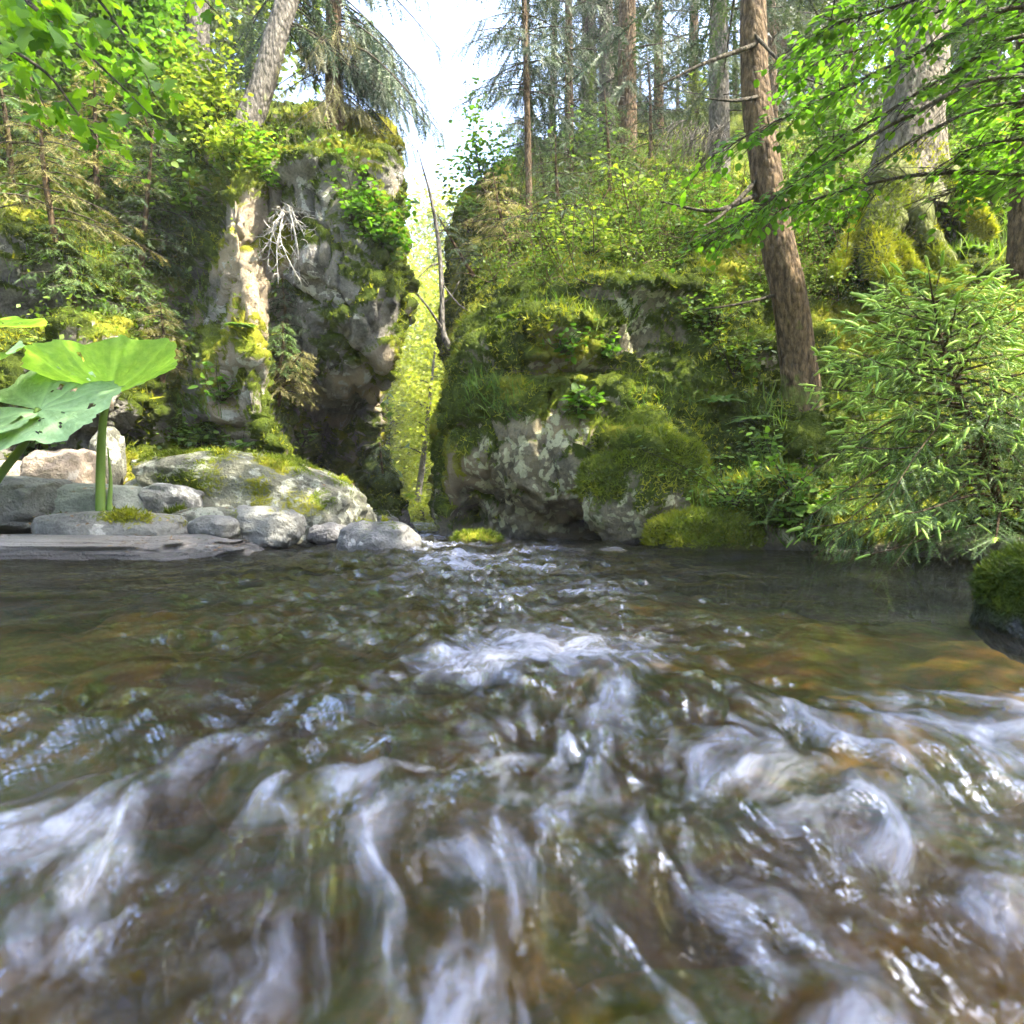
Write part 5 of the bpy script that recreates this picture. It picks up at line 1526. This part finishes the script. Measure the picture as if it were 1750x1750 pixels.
def shoot_template():
    V, F = [], []
    ys = [0, .25, .65, .92]; rr_ = [.05, .085, .075, .045]
    for i, (y_, r) in enumerate(zip(ys, rr_)):
        for j in range(5):
            a = j / 5 * 6.283; V.append((math.cos(a) * r, y_, math.sin(a) * r - .12 * y_ * y_))
    for i in range(3):
        for j in range(5):
            a, b, c, d = i * 5 + j, i * 5 + (j + 1) % 5, i * 5 + 5 + (j + 1) % 5, i * 5 + 5 + j
            F += [(a, b, c), (a, c, d)]
    V.append((0, 1.02, -.13)); F += [(15 + j, 15 + (j + 1) % 5, 20) for j in range(5)]
    r = np.random.default_rng(5)
    for i in range(13):
        y_ = r.uniform(.02, .9); a = r.uniform(0, 6.283); l = .17
        k = len(V); c = np.array([math.cos(a), 0, math.sin(a)])
        b0 = c * .06 + np.array([0, y_, -.12 * y_ * y_]); s_ = np.array([-math.sin(a), 0, math.cos(a)]) * .022
        V += [tuple(b0 - s_), tuple(b0 + s_), tuple(b0 + c * l * .7 + np.array([0, l, 0]))]; F.append((k, k + 1, k + 2))
    return np.array(V, float), np.array(F)


T_SHOOT = shoot_template()
LB = basis(TD, nrm(np.array([0, 0, 1.0]) + rng.normal(size=TP.shape) * .3))
place_leaves(t, "shoot", leaf_meshes("spruce_shoot", T_SHOOT, M_shoot, 4), TP, LB, TL, 298, M_shoot, T_SHOOT)

# ------------------------------------------------------------------ butterbur
def butterbur_mat(name, c0, c1, trans):
    m, nt, out = new_mat(name); n = N(nt)
    vein = n.attr("vein"); f = n.noise(30, 3, .6)
    c = n.mix(n.ramp(f, [(.3, 0), (.7, 1)]), c0, c1)
    c = n.mix(n.math('MULTIPLY', vein, .55), c, tuple(min(1, x * 1.6 + .02) for x in c1))
    sh = n.principled(c, .55, n.bump(n.math('ADD', n.math('MULTIPLY', vein, -1.0), n.math('MULTIPLY', f, .4)), .9, .008), .25)
    tr = n.node("ShaderNodeBsdfTranslucent"); n.lk(n.mix(1.0, c, (1.05, 1.2, .18), 'MULTIPLY'), tr.inputs[0])
    n.lk(n.mixsh(trans, sh, tr.outputs[0]), out.inputs[0])
    return m


M_bb = butterbur_mat("butterbur_leaf", (.18, .31, .14), (.27, .40, .20), .5)
M_bb2 = butterbur_mat("sky_sheen_butterbur_leaf", (.17, .28, .12), (.25, .37, .19), .28)  # less see-through leaf copy, the sky's mint sheen mixed into its colour
M_stalk = leaf_mat("butterbur_stalk", [(.10, .17, .03), (.13, .21, .04), (.16, .25, .05)], .15)


def bb_leaf(t, c, R, normal, fwd, cup, seed, holes=3, mat=None, stretch=1.0):
    """big round kidney leaf: c where the stalk joins, fwd towards the leaf tip"""
    r_ = np.random.default_rng(seed)
    na, nr_ = 128, 18
    a = np.linspace(-math.pi * .97, math.pi * .97, na)           # 0 = tip, gap at the stalk notch
    rim = R * (1 + .06 * np.sin(a * 3 + seed) + .05 * np.sin(a * 7 + 2 * seed) + .016 * np.sin(a * 23) + .03 * np.abs(np.sin(a * 17 + seed)) + .014 * r_.normal(size=na)) * (1 - .10 * np.abs(a) / math.pi)
    k = (np.linspace(0, 1, nr_) ** .9)[:, None]
    rad = k * rim[None]
    X = rad * np.sin(a)[None]; Y = rad * np.cos(a)[None] * stretch
    veins = np.linspace(-2.6, 2.6, 9)
    dv = np.min(np.abs(a[:, None] - veins[None]), axis=1)
    vein = np.exp(-(dv[None] * np.maximum(k, .05) / .035) ** 2) * (1 - .5 * k)
    ph = (k * 6.5 - dv[None] * k * 5.0) % 1.0
    vein = np.maximum(vein, .55 * np.exp(-((ph - .5) / .07) ** 2) * (k > .12))
    Z = cup * R * k ** 1.6 * np.ones_like(X) + R * (.05 * np.sin(a * 4 + seed)[None] * k ** 2 + .035 * np.sin(a * 9 + seed * 2)[None] * k ** 3) - .012 * vein * R * 2
    L = np.stack([X.ravel(), Y.ravel(), Z.ravel()], 1)
    L[:, 2] += .012 * R * fbm(L * 14 / R * .3 + seed, 2) * 3
    B_ = basis(np.asarray(fwd, float)[None], np.asarray(normal, float)[None])[0]
    V = L @ B_.T + np.asarray(c)
    F = grid_faces(nr_, na)
    cen = L[F].mean(1)
    keep = np.ones(len(F), bool)
    for h in range(holes):
        ha, hr = r_.uniform(-2.2, 2.2), r_.uniform(.25, .8) * R
        hc = np.array([math.sin(ha) * hr, math.cos(ha) * hr])
        dist = np.hypot((cen[:, 0] - hc[0]) / r_.uniform(.6, 1.8), cen[:, 1] - hc[1])
        keep &= dist > r_.uniform(.018, .042) * R
    return obj("leaf", V, F[keep], mat or M_bb, t, {"vein": vein.ravel()}, True)


def stalk(t, pth, r0, r1):
    mb_ = MB(); mb_.tube(crom(pth, 24), np.linspace(r0, r1, 24), 10, .5, bark=.05); return mb_.build("stalk", M_stalk, t, True)


b0 = P(172, 878, 4.1)
t = thing("butterbur", b0, "butterbur on a thick upright stalk with a glowing upturned leaf", "plant", "butterbur plants at the left edge")
j1 = P(184, 668, 4.0)
stalk(t, [b0 - (0, 0, .06), P(172, 800, 4.08), P(175, 730, 4.03), j1], .027, .018)
bb_leaf(t, j1, .385, (-.20, .06, 1.0), (.95, -.25, .14), .46, 1, 7)
stalk(t, [P(186, 872, 4.12), P(189, 820, 4.12), P(184, 765, 4.12)], .016, .003)
b1 = P(-60, 905, 3.9)
t = thing("butterbur", b1, "butterbur at the left edge with wide leaves tinted with painted sky sheen, full of holes", "plant", "butterbur plants at the left edge")
j2 = P(66, 698, 3.75)
stalk(t, [b1, P(0, 812, 3.85), P(40, 760, 3.8), j2], .026, .016)
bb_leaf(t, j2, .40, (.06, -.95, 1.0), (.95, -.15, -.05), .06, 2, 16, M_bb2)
j3 = P(-22, 556, 4.0)
stalk(t, [b1, P(-60, 760, 4.0), P(-40, 640, 4.0), j3], .022, .014)
bb_leaf(t, j3, .26, (.12, -.15, 1.0), (.9, -.3, -.05), .12, 3, 3)
j4 = P(-30, 735, 3.6)
stalk(t, [b1, P(-60, 820, 3.7), j4], .018, .012)
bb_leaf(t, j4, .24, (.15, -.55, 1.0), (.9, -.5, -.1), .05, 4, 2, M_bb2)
j5 = P(-45, 632, 3.68)
stalk(t, [b1, P(-80, 760, 3.8), j5], .018, .012)
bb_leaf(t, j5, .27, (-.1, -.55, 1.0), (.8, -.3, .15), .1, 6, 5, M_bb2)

# ------------------------------------------------------------------ thin haze in the valley air
m, nt, out = new_mat("valley_haze"); n = N(nt)
vol = n.node("ShaderNodeVolumePrincipled")
vol.inputs["Color"].default_value = (1.0, 0.98, 0.90, 1)
vol.inputs["Density"].default_value = 0.0021
vol.inputs["Anisotropy"].default_value = 0.2
n.lk(vol.outputs[0], out.inputs["Volume"])
hv = np.array([(x_, y_, z_) for x_ in (-410, 410) for y_ in (-210, 910) for z_ in (-3.2, 20.5)], float)
hf = np.array([(0, 1, 3, 2), (4, 6, 7, 5), (0, 4, 5, 1), (2, 3, 7, 6), (0, 2, 6, 4), (1, 5, 7, 3)])
tag(obj("haze", hv, hf, m), "thin pale haze in the valley air", "haze", kind="stuff")
